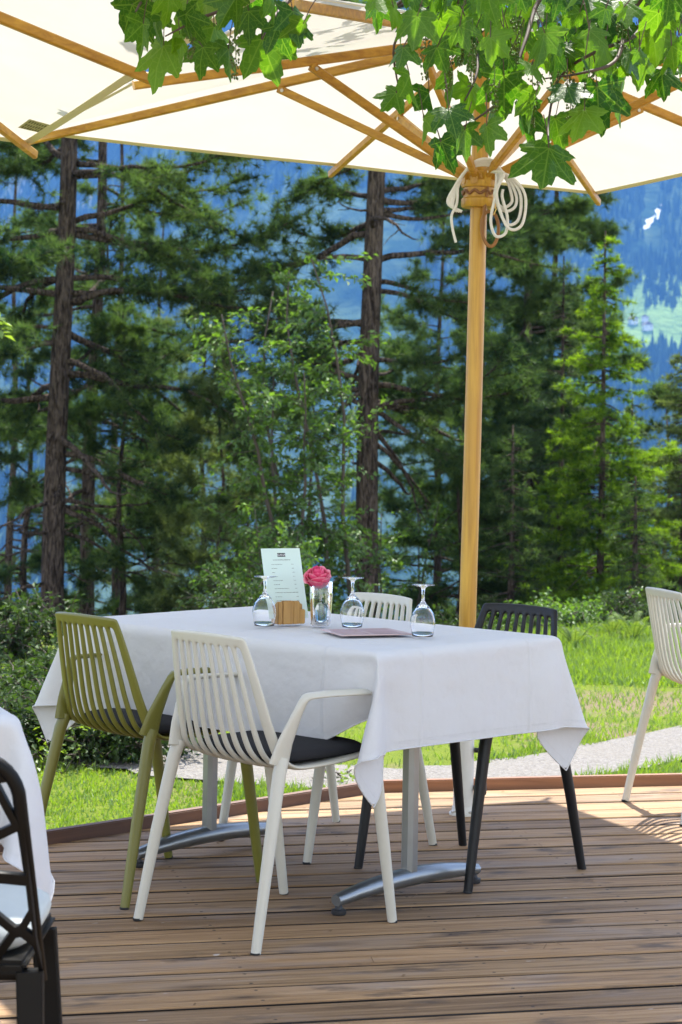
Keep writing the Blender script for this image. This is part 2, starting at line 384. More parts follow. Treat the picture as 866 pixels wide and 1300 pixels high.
# ------------------------------------------------------------------ timber deck
DK = R(13.2); PITCH = .151; YMAX = 7.365
def kx(y): return 1.92-(7.38-y)/.609
def make_deck():
    rnd = random.Random(3); mb = MB()
    n = int((YMAX+2.2)/PITCH)
    for i in range(n):
        y1 = YMAX-.004-i*PITCH; y0 = y1-PITCH; x0 = kx(y0+PITCH/2)+.0; x1 = 11.
        x = x0; first = True
        while x < x1:
            Lb = 14.
            e = min(x+Lb, x1); g_ = rnd.uniform(.0068, .0090); dz = rnd.uniform(-.0015, .0015)
            a = y0+g_; b = y1-g_; c = .0045; V = []
            xa = x; xs = [xa, e-.003]
            for k, xx in enumerate(xs):
                for yy, zz in ((a, -.028), (a, -c), (a+c, 0), (b-c, 0), (b, -c), (b, -.028)):
                    sx = xx
                    if k == 0 and x == x0: sx = kx(yy)
                    V.append((sx, yy, zz+dz))
            mb.add(V, [(k, k+1, 7+k, 6+k) for k in range(5)]+[(5, 0, 6, 11), (5, 4, 3, 2, 1, 0), (6, 7, 8, 9, 10, 11)])
            x = e
    g = G('weathered_planks'); o = g.obj()
    s = g.n('SeparateXYZ', i_Vector=o)
    pid = g.math('FLOOR', g.math('DIVIDE', g.math('SUBTRACT', YMAX-.004, s.outputs['Y']), PITCH))
    wn = g.n('TexWhiteNoise', noise_dimensions='1D', i_W=pid)
    off = g.n('CombineXYZ', i_X=g.math('MULTIPLY', wn.outputs['Value'], 37.), i_Y=g.math('MULTIPLY', pid, 3.1), i_Z=0.)
    v = g.n('VectorMath', operation='ADD'); g.put(v.inputs[0], o); g.put(v.inputs[1], off.outputs[0]); v = v.outputs[0]
    grain = g.noise(g.scale(v, (1.5, 62, 62)), 1, 7, .72, .7)
    fine = g.noise(g.scale(v, (6, 330, 330)), 1, 4, .6)
    blot = g.noise(g.scale(v, (1.1, 5, 5)), 1, 4, .6, .4)
    vor = g.n('TexVoronoi', i_Vector=g.scale(v, (2.1, 7.2, 1)), i_Scale=1., i_Randomness=1.)
    knot = g.ramp(vor.outputs['Distance'], [(.05, 1), (.105, 0)])
    ring = g.ramp(vor.outputs['Distance'], [(.05, 0), (.10, .8), (.24, 0)])
    c = g.ramp(grain, [(.32, (.11, .062, .029)), (.46, (.285, .178, .090)), (.60, (.39, .255, .137)), (.74, (.52, .365, .215))])
    c = g.mix(1, c, g.ramp(wn.outputs['Value'], [(0, (.72, .69, .69)), (.35, (.92, .91, .92)), (.7, (1.04, .99, .95)), (1, (1.16, 1.10, 1.06))]), 'MULTIPLY')
    c = g.mix(g.ramp(blot, [(.52, 0), (.70, .65)]), c, g.mix(fine, (.24, .19, .16), (.40, .335, .295)))     # greyed by the weather
    stain = g.noise(g.scale(v, (3.2, 9, 9), (4, 2, 0)), 1, 4, .6)
    c = g.mix(g.ramp(stain, [(.58, 0), (.68, .75)]), c, (.06, .045, .038))
    c = g.mix(g.math('MULTIPLY', ring, .7), c, (.12, .07, .04)); c = g.mix(g.math('MULTIPLY', knot, .85), c, (.05, .03, .02))
    chip = g.noise(g.scale(v, (9, 26, 9), (1, 5, 2)), 1, 3, .6)
    c = g.mix(g.ramp(chip, [(.72, 0), (.75, .7)]), c, (.55, .51, .48))                                    # pale worn chips
    big = g.noise(o, .9, 3); c = g.mix(g.math('MULTIPLY', big, .35), c, g.mix(1, c, (.65, .63, .62), 'MULTIPLY'))
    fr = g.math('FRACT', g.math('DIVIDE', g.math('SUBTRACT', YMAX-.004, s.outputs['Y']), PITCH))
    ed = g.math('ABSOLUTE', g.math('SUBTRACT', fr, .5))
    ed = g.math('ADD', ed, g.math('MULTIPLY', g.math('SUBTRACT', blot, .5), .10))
    c = g.mix(g.ramp(ed, [(.425, 0), (.462, .85)]), c, (.045, .028, .018))                                   # edge dirt, also painted dark to stand in for gap shade
    crack = g.noise(g.scale(v, (2.2, 130, 9), (3, 1, 0)), 1, 3, .5)
    c = g.mix(g.ramp(crack, [(.66, 0), (.70, .7)]), c, (.05, .032, .02))                                  # drying cracks
    c = g.mix(g.math('LESS_THAN', s.outputs['Z'], -.0028), c, (.022, .016, .012))                          # shade of the gaps painted onto the board sides
    fx = g.math('MULTIPLY', g.math('SUBTRACT', g.math('FRACT', g.math('DIVIDE', s.outputs['X'], .62)), .5), .62)
    fy = g.math('MULTIPLY', g.math('SUBTRACT', g.math('ABSOLUTE', g.math('SUBTRACT', fr, .5)), .29), PITCH)
    scr = g.math('SQRT', g.math('ADD', g.math('MULTIPLY', fx, fx), g.math('MULTIPLY', fy, fy)))
    c = g.mix(g.ramp(g.math('MULTIPLY', scr, 100.), [(.36, .9), (.60, 0)]), c, (.035, .027, .022))          # screw heads over the joists
    h = g.math('ADD', g.math('MULTIPLY', grain, .7), g.math('MULTIPLY', fine, .5))
    ro = g.math('MULTIPLY_ADD', blot, .3, .5)
    m = g.done(g.pr(i_Base_Color=c, i_Roughness=ro, i_Specular_IOR_Level=.22, i_Normal=g.bump(h, .7, .004)))
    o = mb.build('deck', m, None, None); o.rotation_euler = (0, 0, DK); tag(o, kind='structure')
    # dark soil and joist gap right under the boards
make_deck()
def dk(x, y, z=0): return (math.cos(DK)*x-math.sin(DK)*y, math.sin(DK)*x+math.cos(DK)*y, z)
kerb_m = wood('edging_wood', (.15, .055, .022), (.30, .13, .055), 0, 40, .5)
kerb_d = wood('dark_edging_wood', (.07, .032, .02), (.15, .075, .045), 0, 40, .6)  # darker brown than the other edging board
def edging(a, b, name, mat, label, t=.036, h=.042):
    a = Vector(a); b = Vector(b); L = (b-a).length; e = bpy.data.objects.new(name, MB().box((L/2, 0, 0), (L, t, h+.11), None, .004).mesh(name))
    e.data.materials.append(mat); COL.objects.link(e); e.location = (a.x, a.y, (h-.11)/2); e.rotation_euler = (0, 0, math.atan2(b.y-a.y, b.x-a.x))
    return tag(e, label, 'edging board')
c0 = dk(1.905, YMAX+.021)
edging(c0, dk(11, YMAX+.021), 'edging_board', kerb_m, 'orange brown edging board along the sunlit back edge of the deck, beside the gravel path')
lx, ly = kx(7.37), 7.37; d_ = Vector((1, .609)).normalized(); nn = Vector((-d_.y, d_.x))*.021
pA = dk(lx+nn.x-.02*d_.x, ly+nn.y-.02*d_.y); pB = dk(lx-9*d_.x+nn.x, ly-9*d_.y+nn.y)
edging(pB, pA, 'edging_board', kerb_d, 'dark edging board on the shaded left side of the deck, beside bright grass')

# pine needles and bits of bark blown onto the boards
def litter():
    rnd = random.Random(31); mb = MB()
    for _ in range(230):
        x, y = rnd.uniform(.6, 4.2), rnd.uniform(3.6, YMAX-.05)
        if x < kx(y)+.05: continue
        t = rnd.uniform(0, 3.14); L = rnd.uniform(.010, .028); w = rnd.uniform(.0007, .0013); q = dk(x, y); c, s = math.cos(t), math.sin(t); z = .0022
        if rnd.random() < .22: L, w = rnd.uniform(.004, .009), rnd.uniform(.002, .005)
        mb.add([(q[0]-c*L-s*w, q[1]-s*L+c*w, z), (q[0]-c*L+s*w, q[1]-s*L-c*w, z), (q[0]+c*L+s*w, q[1]+s*L-c*w, z+.002), (q[0]+c*L-s*w, q[1]+s*L+c*w, z+.002)], [(0, 1, 2, 3)])
    tag(mb.build('fallen_needles', plain('dry_needles', (.20, .12, .055), .9, 0, .5, 30), None, None), kind='stuff')
litter()

# ------------------------------------------------------------------ trees
bark_g = G('pine_bark'); o_ = bark_g.obj()
_v = bark_g.n('TexVoronoi', i_Vector=bark_g.scale(o_, (30, 30, 12)), i_Scale=1.)
_n = bark_g.noise(bark_g.scale(o_, (9, 9, 3)), 1, 5, .65)
bark = bark_g.done(bark_g.pr(i_Base_Color=bark_g.mix(bark_g.ramp(bark_g.noise(bark_g.scale(o_, (38, 38, 7)), 1, 6, .7, .6), [(.40, 0), (.60, 1)]), (.022, .016, .013), bark_g.mix(_n, (.085, .064, .05), (.16, .125, .10))),
                             i_Roughness=.95, i_Specular_IOR_Level=.1, i_Normal=bark_g.bump(_v.outputs['Distance'], .9, .03)))
bark_r = plain('reddish_bark', (.20, .105, .065), .9, 0, .35, 9, .5)
twig_m = plain('dead_twigs', (.085, .065, .052), .9, 0, .35, 6, .4)
needle = leafy('pine_needles', (.012, .032, .014), (.130, .185, .048), (1.4, 1.7, .9), .42, .55, .02)
needle_p = leafy('pale_pine_needles', (.04, .065, .024), (.18, .23, .07), (1.5, 1.6, .9), .42, .55, .02)
spruce_m = leafy('spruce_needles', (.022, .075, .008), (.23, .33, .022), (1.5, 1.7, .6), .5, .5, .02)
leaf_m = leafy('broad_leaves', (.02, .06, .012), (.12, .20, .03), (1.6, 1.8, .7), .45, .5, .05)
leaf_d = leafy('dark_leaves', (.006, .018, .005), (.055, .092, .018), (1.4, 1.6, .7), .36, .5, .03)
leaf_b = leafy('bright_leaves', (.08, .15, .02), (.19, .26, .035), (1.5, 1.6, .6), .5, .45, .08)

def blades(P, D, n, length, width, spread, seed=0):
    """n thin needle blades round each point P, leaning along D"""
    rg = np.random.default_rng(seed); m = len(P)
    P = np.repeat(P, n, 0); D = np.repeat(D, n, 0)
    d = norm(D*(1-spread)+unit(m*n)*spread*1.2+np.array([0, 0, .12])); L = length*(.6+.8*rg.random((m*n, 1)))
    s = norm(np.cross(d, unit(m*n)))*width*.5
    b = P+unit(m*n)*length*.22*rg.random((m*n, 1))
    return np.stack([b-s, b+s, b+d*L], 1).reshape(-1, 3)

def walk(p, d, L, n, wob, droop, rnd, up=0.):
    pts = [Vector(p)]; d = Vector(d).normalized()
    for i in range(n):
        t = i/n
        d = (d+Vector((rnd.gauss(0, wob), rnd.gauss(0, wob), rnd.gauss(0, wob*.7)-droop*(1-t)+up*t))).normalized()
        pts.append(pts[-1]+d*L/n)
    return pts

def interp(pts, t):
    f = t*(len(pts)-1); i = min(int(f), len(pts)-2); return pts[i].lerp(pts[i+1], f-i), (pts[i+1]-pts[i]).normalized()

def pine(name, loc, label, h=14, r=.12, z0=1.2, zdet=7.5, nb=46, L=(1.2, 2.6), sub=8, tufts=6, nbl=12, dead=10, seed=1, lean=(0, 0),
         mat=None, bk=None, blade=(.095, .0085), top=None, rise=.15, droop=.10, extra=(), clear=0., group='tall conifers behind the deck', low=.22):
    rnd = random.Random(seed); e = empty(name, loc); tag(e, label, 'tree', group)
    n = 16; T = [Vector((lean[0]*(i/n)*h+math.sin(i*.8+seed)*.03, lean[1]*(i/n)*h+math.cos(i*.6+seed)*.03, -.4+i/n*(h+.4))) for i in range(n+1)]
    rad = lambda t: r*(1.0-.88*t)+(.25*r*max(0, 1-t*18))
    lim = MB().tube(T, [rad(i/n) for i in range(n+1)], 12); P = []; D = []
    def branch(z, az, LL, el, foliage, seedd=0):
        t = (z+.4)/(h+.4); p, _ = interp(T, min(.99, t)); rr = min(rad(t)*.42, .012+.014*LL)
        d = Vector((math.cos(az)*math.cos(el), math.sin(az)*math.cos(el), math.sin(el)))
        B = walk(p, d, LL*.92, 9, .19, droop, rnd, .14); k = len(B)
        lim.tube(B, [rr*(1-.85*i/(k-1)) for i in range(k)], 6)
        ns = max(4, int(sub*LL*.8)) if foliage else rnd.randint(2, 6)
        for s_ in range(ns):
            tt = rnd.uniform(low if foliage else .2, 1.); q, dd = interp(B, tt)
            sd = (dd+Vector((0, 0, 1)).cross(dd)*rnd.choice((-1, 1))*rnd.uniform(.4, 1.3)+Vector((0, 0, rnd.uniform(-.35, .35)))).normalized()
            sl_ = LL*rnd.uniform(.14, .30)*(1.25-.5*tt)
            C = walk(q, sd, sl_, 4, .18, .04, rnd, .15); lim.tube(C, [.008, .006, .005, .004, .003], 3, cap=False)
            if foliage:
                for _ in range(tufts):
                    a, b = interp(C, rnd.uniform(.15, 1.)); P.append(a); D.append(b)
                    if rnd.random() < 1.1:
                        o2 = Vector((rnd.gauss(0, .08), rnd.gauss(0, .08), rnd.gauss(0, .055))); P.append(a+o2); D.append((b+o2*6).normalized())
        if foliage:
            for _ in range(tufts+2):
                a, b = interp(B, rnd.uniform(.6, 1.)); P.append(a); D.append(b)
    for i in range(nb):
        u = rnd.random()
        z = z0+(zdet-z0)*u if rnd.random() < .8 else zdet+(h-zdet)*rnd.random()
        f = 1-.75*max(0, (z-zdet*.75)/(h-zdet*.75)); f *= .65+.35*min(1, (z-z0)/1.5+.3)
        branch(z, -math.pi/2+clear+rnd.random()*2*(math.pi-clear), rnd.uniform(*L)*f, rnd.uniform(-.12, .3)+rise*(z/h), True)
    for (z, az, LL, el, fo) in extra: branch(z, az, LL, el, fo)
    for i in range(dead): branch(rnd.uniform(.3, z0+2.2), rnd.uniform(0, 2*math.pi), rnd.uniform(.4, 1.6), rnd.uniform(-.3, .25), False)
    lim.build('trunk', bk or bark, e, 180)
    P = np.array(P); D = np.array(D)
    nbl = int(nbl*1.8); V = blades(P, D, nbl, blade[0], blade[1], .62, seed)
    rg = np.random.default_rng(seed); tint = np.repeat(np.clip(rg.random(len(P))*.75+.5*(P[:, 2] > np.median(P[:, 2]))*.3+.25*fbm(P[:, 0]*1.5, P[:, 2]*1.5, 2, seed)-.1, 0, 1), nbl)
    link('crown', tri_mesh('pine_crown', V, tint), mat or needle, e)
    return e

def spruce(name, loc, label, h=4, rb=.7, seed=1, mat=None, dens=1., group='tall conifers behind the deck', r=.05, nbl=9):
    rnd = random.Random(seed); e = empty(name, loc); tag(e, label, 'tree', group)
    lim = MB().tube([(0, 0, -.4), (.01, 0, h*.5), (0, 0, h)], [r*1.1, r*.6, .008], 8); P = []; D = []
    z = .15
    while z < h-.05:
        t = z/h; Lr = rb*(1-t)**.85*rnd.uniform(.75, 1.15)+.08
        for k in range(rnd.randint(5, 8)):
            az = rnd.uniform(0, 2*math.pi); LL = Lr*rnd.uniform(.6, 1.2)
            d = Vector((math.cos(az), math.sin(az), rnd.uniform(-.15, .35)))
            B = walk((0, 0, z+rnd.uniform(-.05, .05)), d, LL, 6, .07, .12, rnd, .16)
            lim.tube(B, [.010, .008, .006, .005, .004, .003, .002], 4, cap=False)
            m = max(3, int(LL*13*dens))
            for s_ in range(m):
                tt = rnd.uniform(.15, 1.); q, dd = interp(B, tt)
                sd = (dd*.8+Vector((0, 0, 1)).cross(dd)*rnd.choice((-1, 1))*rnd.uniform(.3, 1.1)+Vector((0, 0, rnd.uniform(-.5, .1)))).normalized()
                ll = LL*.28*(1.2-tt)+.05
                for _ in range(max(2, int(ll*28))):
                    P.append(q+sd*ll*rnd.random()); D.append(sd)
        z += rnd.uniform(.07, .13)*max(1, h/4)
    lim.build('trunk', bark, e, 180)
    P = np.array(P); D = np.array(D); V = blades(P, D, nbl, .055, .0085, .55, seed)
    rad = np.hypot(P[:, 0], P[:, 1])/np.maximum(.1, rb*(1-P[:, 2]/h)+.1)
    rg = np.random.default_rng(seed); tint = np.repeat(np.clip(rg.random(len(P))*.7+.45*rad-.2, 0, 1), nbl)   # fresh pale tips at the branch ends
    link('crown', tri_mesh('spruce_crown', V, tint), mat or spruce_m, e)
    return e

def leaves(P, D, size, seed, droop=.3):
    """pointed leaf of two bent quads per point"""
    rg = np.random.default_rng(seed); m = len(P)
    d = norm(D+unit(m)*.8+np.array([0, 0, -droop])); up = norm(np.array([0, 0, 1.])+unit(m)*.7)
    s = norm(np.cross(d, up)); nrm = np.cross(s, d); L = size*(.6+.8*rg.random((m, 1))); w = L*.30
    a = P; b = P+d*L*.5; c = P+d*L-nrm*L*.15
    l = b+s*w+nrm*w*.35; r_ = b-s*w+nrm*w*.35
    return np.stack([a, l, c, a, c, r_], 1).reshape(-1, 3)

def broadleaf(name, loc, label, cat, h, rx, z0, nst, nlf, size, mat, seed, group, rz_=None, stem=.012, parts=('stem', 'foliage'), spread=.5, bk=None, flat=1.):
    """sapling or shrub: stems that fork, twigs, leaves along the twigs"""
    rnd = random.Random(seed); e = empty(name, loc); tag(e, label, cat, group)
    lim = MB(); P = []; D = []
    for i in range(nst):
        az = rnd.uniform(0, 2*math.pi); d = Vector((math.cos(az)*spread*rnd.uniform(.2, 1), math.sin(az)*spread*rnd.uniform(.2, 1), 1))
        LL = h*rnd.uniform(.65, 1.05)
        B = walk((rnd.gauss(0, rx*.25), rnd.gauss(0, rx*.25), -.12), d, LL, 8, .09, .0, rnd)
        lim.tube(B, [stem*(1-.8*k/8) for k in range(9)], 6)
        for s_ in range(int(nlf[0])):
            tt = rnd.uniform(z0, 1.); q, dd = interp(B, tt)
            az = rnd.uniform(0, 2*math.pi); sd = Vector((math.cos(az), math.sin(az), rnd.uniform(-.2, .7)*flat)).normalized()
            C = walk(q, sd, rx*rnd.uniform(.35, 1.)*(1.15-.55*tt), 4, .2, .08, rnd); lim.tube(C, [.005, .004, .003, .003, .002], 3, cap=False)
            for _ in range(int(nlf[1])):
                a, b = interp(C, rnd.uniform(.1, 1.)); P.append(a+Vector((rnd.gauss(0, .02), rnd.gauss(0, .02), rnd.gauss(0, .02)))); D.append(b)
    lim.build(parts[0], bk or twig_m, e, 180)
    P = np.array(P); D = np.array(D); V = leaves(P, D, size, seed)
    rg = np.random.default_rng(seed); tint = np.repeat(np.clip(rg.random(len(P))*.8+.2*(P[:, 2]/h), 0, 1), 2)
    link(parts[1], tri_mesh('foliage', V, tint), mat, e)
    return e

F_ = 2556.49
def gp(px, Y, dz=0.):
    """where a tree seen at column px (866-wide photo) stands, Y metres away"""
    x = (px-433-4)/F_*Y; return (x, Y, float(gz(x, Y))+dz)

# nearer conifers, left to right
pine('pine_tree', gp(76, 20), 'thick dark pine on the left with a straight grey trunk', 14, .125, 2.6, 7.2, 40, (1.4, 2.9), 9, 6, 13, 16, 3, (.008, 0), clear=.95,
     extra=((2.2, -.2, 2.0, -.05, True), (3.0, .1, 2.6, .1, True), (3.8, -.3, 2.7, .1, True), (4.4, .3, 2.8, .15, True), (3.3, 3.3, 1.6, .2, True), (2.4, -.9, 1.8, -.25, False), (1.7, -.3, 1.7, -.35, False)))
pine('pine_tree', gp(117, 23), 'slimmer pine just right of the thick left pine, its bare trunk leaning slightly right', 12, .095, 2.4, 7.0, 30, (1.0, 2.2), 8, 5, 12, 14, 8, (.012, 0), clear=.8)
pine('pine_tree', gp(152, 27), 'thin pine behind the left pair, third trunk from the left', 10, .07, 1.8, 6.5, 34, (1.0, 2.0), 8, 5, 12, 10, 12)
pine('pine_tree', gp(473, 20), 'big pine in the middle of the photo with long crooked bare limbs reaching right', 15, .13, 2.6, 7.0, 46, (1.2, 2.2), 9, 6, 12, 12, 21, (.003, 0), clear=.95,
     extra=((2.75, .15, 1.5, -.35, True), (2.45, -.1, 1.3, -.5, False), (2.6, .3, 1.2, -.75, False), (3.2, -.2, 1.3, .15, True), (3.6, 3.0, 1.9, .05, True), (3.4, 2.8, 1.7, .2, True), (2.9, 3.3, 1.5, -.1, True), (3.9, .3, 1.4, .1, True)))
pine('pine_tree', gp(674, 24), 'dense pine right of the parasol pole, left one of two slim trunks', 13, .075, 1.0, 6.6, 92, (.7, 1.6), 11, 7, 14, 6, 31)
pine('pine_tree', gp(703, 25), 'dense pine right of the parasol pole, right one of two slim trunks', 9.5, .07, .8, 5.4, 92, (.6, 1.35), 11, 7, 14, 6, 37)
pine('pine_tree', gp(560, 29), 'dense pine seen between the middle pine and the parasol pole', 8.5, .075, .8, 5.4, 84, (.9, 1.8), 9, 6, 12, 8, 41)
pine('pine_tree', gp(-75, 18), 'dark pine at the left edge, only its foliage in view', 12, .11, 2.3, 6.0, 36, (1.0, 1.9), 10, 7, 13, 6, 51)
pine('pine_tree', gp(852, 24), 'young pine with a thin reddish trunk at the right edge', 3.9, .05, .9, 3.2, 40, (.4, .9), 10, 5, 12, 4, 61, bk=bark_r, rise=.3)
pine('pine_tree', gp(262, 25), 'pale sunlit young pine between the left and the middle pines', 5.2, .06, .4, 4.3, 42, (.7, 1.3), 9, 6, 13, 3, 71, mat=needle_p, rise=.5)
pine('pine_tree', gp(205, 33), 'pine far back behind the left trunks, half hidden', 9, .08, .6, 6.0, 24, (1.0, 2.0), 8, 6, 11, 6, 77, mat=needle_p)
pine('pine_tree', gp(20, 31), 'pine far back at the left edge, behind the thick left pine', 10, .08, .8, 6.5, 24, (1.0, 2.1), 8, 6, 11, 6, 83)
pine('pine_tree', gp(615, 33), 'pine far back directly behind the parasol pole', 8.5, .08, .8, 6.2, 30, (1.0, 1.9), 8, 6, 11, 6, 87, mat=needle_p)
pine('pine_tree', gp(400, 36), 'pine far back left of the middle pine, behind the leafy sapling', 6.8, .08, .6, 5.5, 24, (1.0, 1.9), 8, 6, 11, 6, 91)
spruce('spruce_tree', gp(768, 20.5), 'bright yellow green young spruce, the most vivid conifer on the right', 4.7, 1.0, 5, dens=1.7, nbl=12)
spruce('spruce_tree', gp(716, 22), 'mid green spruce squeezed between the slim pines and the bright spruce', 4.9, .85, 9, dens=1.5, mat=leafy('mid_spruce_needles', (.018, .045, .012), (.11, .16, .03), (1.5, 1.7, .8), .4))
spruce('spruce_tree', gp(872, 22), 'bushy pale green spruce behind the thin reddish trunk at the right edge', 3.9, .85, 14, needle_p, dens=1.6, nbl=11)
pine('pine_tree', gp(40, 24), 'low dark young pine behind the second table corner at the far left', 5.0, .06, .1, 3.6, 50, (.8, 1.5), 9, 6, 12, 4, 113, rise=.4)
pine('pine_tree', gp(160, 21), 'low dark young pine behind the olive chair, right of the slim left trunks', 3.9, .05, .1, 3.0, 46, (.6, 1.2), 9, 6, 12, 4, 117, rise=.4)
pine('pine_tree', gp(285, 20), 'low feathery young pine left of the menu card', 3.1, .04, .1, 2.6, 44, (.5, 1.0), 9, 6, 12, 3, 119, mat=needle_p, rise=.4)
pine('pine_tree', gp(590, 22), 'low feathery young pine just left of the parasol pole', 3.4, .045, .1, 2.7, 46, (.5, 1.1), 9, 6, 12, 3, 121, rise=.4)
spruce('spruce_tree', gp(655, 20), 'small dark spruce right beside the parasol pole above the black chair', 2.6, .6, 25, needle)
spruce('spruce_tree', gp(806, 23.5), 'mid green spruce filling the gap right behind the bright spruce', 3.7, .9, 33, mat=bpy.data.materials['mid_spruce_needles'], dens=1.4)
spruce('spruce_tree', gp(812, 19), 'small dark spruce between the bright spruce and the right white chair', 1.9, .5, 27, needle)
spruce('spruce_tree', gp(320, 31), 'dark young spruce low between the pale pine and the leafy sapling', 4.6, .8, 19, needle)
broadleaf('leafy_sapling', gp(395, 18), 'slender broadleaf sapling with small bright leaves left of the middle pine', 'tree', 4.0, .9, .10, 6, (52, 34), .055, leaf_m, 23, None, stem=.03, parts=('trunk', 'crown'), spread=.13)
broadleaf('leafy_sapling', gp(512, 22), 'shorter leafy sapling directly behind the thick middle pine trunk', 'tree', 3.1, .75, .1, 4, (34, 26), .055, leaf_m, 27, None, stem=.025, parts=('trunk', 'crown'), spread=.15)
broadleaf('leafy_sapling', gp(-42, 14), 'sapling at the left edge with a few bright leaves poking into view', 'tree', 2.75, .5, .5, 2, (16, 9), .07, leaf_b, 29, None, stem=.02, parts=('trunk', 'crown'), spread=.1)
# trees just outside the photo that keep the place whole from a step aside
pine('pine_tree', gp(-420, 21), 'dark pine standing outside the left edge', 12, .12, 1.5, 7, 36, (1.2, 2.4), 8, 5, 10, 6, 101)
pine('pine_tree', gp(1130, 22), 'dark pine standing outside the right edge', 11, .12, 1.2, 7, 36, (1.2, 2.4), 8, 5, 10, 6, 103)

# undergrowth along the edge of the slope
U = 'low shrubs along the edge of the slope'
shr = [  # column, distance, height, radius, stems, twigs/leaves, leaf size, material, label
 (20, 9.3, .50, .34, 9, (22, 22), .032, leaf_d, 'low dark shrub behind the deck edge, left of the olive chair'),
 (105, 9.2, .46, .34, 9, (22, 22), .032, leaf_d, 'low dark shrub behind the deck edge between the olive chair legs'),
 (185, 9.35, .44, .34, 9, (22, 22), .032, leaf_d, 'low dark shrub behind the deck edge left of the far table leg'),
 (15, 10.2, .42, .42, 9, (22, 22), .036, leaf_d, 'dark leafy shrub at the left edge below the hanging tablecloth corner'),
 (95, 10.6, .5, .45, 10, (22, 22), .036, leaf_d, 'dark leafy shrub right behind the olive chair legs'),
 (170, 11.4, .52, .5, 10, (22, 22), .038, leaf_d, 'broad dark shrub seen under the tablecloth behind the olive chair'),
 (240, 12.6, .45, .5, 9, (22, 22), .038, leaf_d, 'dark shrub seen between the olive and the white chair'),
 (55, 13.2, .55, .6, 10, (22, 24), .04, leaf_d, 'shrub behind the dark ones at the far left'),
 (310, 14.0, .62, .6, 9, (22, 22), .04, leaf_d, 'low dark shrub hidden behind the table below the menu card'),
 (-60, 11.2, .5, .5, 9, (20, 20), .04, leaf_d, 'shrub outside the left edge behind the second table'),
 (352, 16.2, 1.15, .55, 9, (24, 24), .042, leaf_m, 'bright flecked shrub right behind the menu card'),
 (430, 16.6, .45, .6, 9, (22, 22), .04, leaf_d, 'dark green shrub behind the pink rose'),
 (530, 16.6, .35, .6, 9, (22, 22), .04, leaf_d, 'dark shrub behind the far white chair'),
 (640, 16.8, .35, .6, 9, (22, 22), .04, leaf_d, 'dark shrub behind the black chair back'),
 (715, 15.8, .40, .42, 9, (20, 20), .038, leaf_m, 'green shrub at the top of the grass bank behind the tablecloth corner'),
 (765, 16.4, .5, .55, 9, (22, 22), .04, leaf_m, 'sunlit shrub under the bright spruce at the top of the bank'),
 (822, 16.2, .42, .5, 9, (20, 20), .038, leaf_d, 'shrub at the top of the bank beside the right white chair'),
 (880, 17.0, .55, .6, 9, (20, 20), .04, leaf_d, 'shrub at the right edge behind the right white chair'),
]
for i, (px, Y, h, rx, ns, nl, sz, mt, lb) in enumerate(shr):
    broadleaf('shrub', gp(px, Y), lb, 'shrub', h, rx, .05, ns, nl, sz, mt, 200+i, U, stem=.009, spread=.75)
broadleaf('shrub', gp(128, 9.0), 'small yellow green plant at the deck edge behind the olive chair', 'plant', .34, .16, .1, 6, (8, 9), .028, leaf_b, 301, 'small bright plants at the deck edge', stem=.004, spread=.6)
broadleaf('shrub', gp(66, 8.8), 'small yellow green plant behind the left leg of the olive chair', 'plant', .30, .16, .1, 6, (8, 9), .028, leaf_b, 303, 'small bright plants at the deck edge', stem=.004, spread=.6)
broadleaf('shrub', gp(436, 8.75), 'small bright plant between the legs of the far white chair', 'plant', .2, .12, .1, 5, (6, 7), .025, leaf_b, 305, 'small bright plants at the deck edge', stem=.004, spread=.6)

fern_m = leafy('fern_fronds', (.07, .12, .02), (.15, .20, .045), (1.4, 1.5, .7), .5, .6, .02)
def fern(loc, label, L, n, seed):
    rnd = random.Random(seed); e = empty('fern', loc); tag(e, label, 'fern', 'ferns at the edge of the undergrowth'); V = []
    st = MB()
    for i in range(n):
        az = 2*math.pi*i/n+rnd.uniform(-.3, .3); B = walk((0, 0, -.03), (math.cos(az)*.6, math.sin(az)*.6, 1), L*rnd.uniform(.75, 1.1), 12, .03, -.02, rnd, -.34)
        st.tube(B, [.004*(1-.7*k/12) for k in range(13)], 4, cap=False)
        for k in range(34):
            t = .18+.82*k/34; q, d = interp(B, t); s = d.cross(Vector((0, 0, 1))).normalized(); w = L*.21*math.sin(math.pi*min(1, .25+.75*(1-t)))**.8*(1.02-t*.72)
            for sg in (-1, 1):
                a = q; tip = q+(s*sg*.95+d*.4).normalized()*w+Vector((0, 0, -.18*w)); o2 = d*L*.014
                V += [a-o2, a+o2, tip]
    st.build('stem', fern_m, e, 180); link('frond', tri_mesh('fern_fronds', np.array(V), rng.random(len(V)//3)), fern_m, e)
fern(gp(132, 9.5), 'yellow green fern standing highest at the edge of the left grass', .40, 8, 1)
fern(gp(812, 14.6), 'pale fern at the top of the bank left of the right white chair', .34, 7, 4)
fern(gp(738, 14.4), 'pale fern at the top of the bank beside the tablecloth corner', .30, 7, 6)
fern(gp(785, 15.0), 'fern on the bank between the two pale ferns', .28, 7, 9)

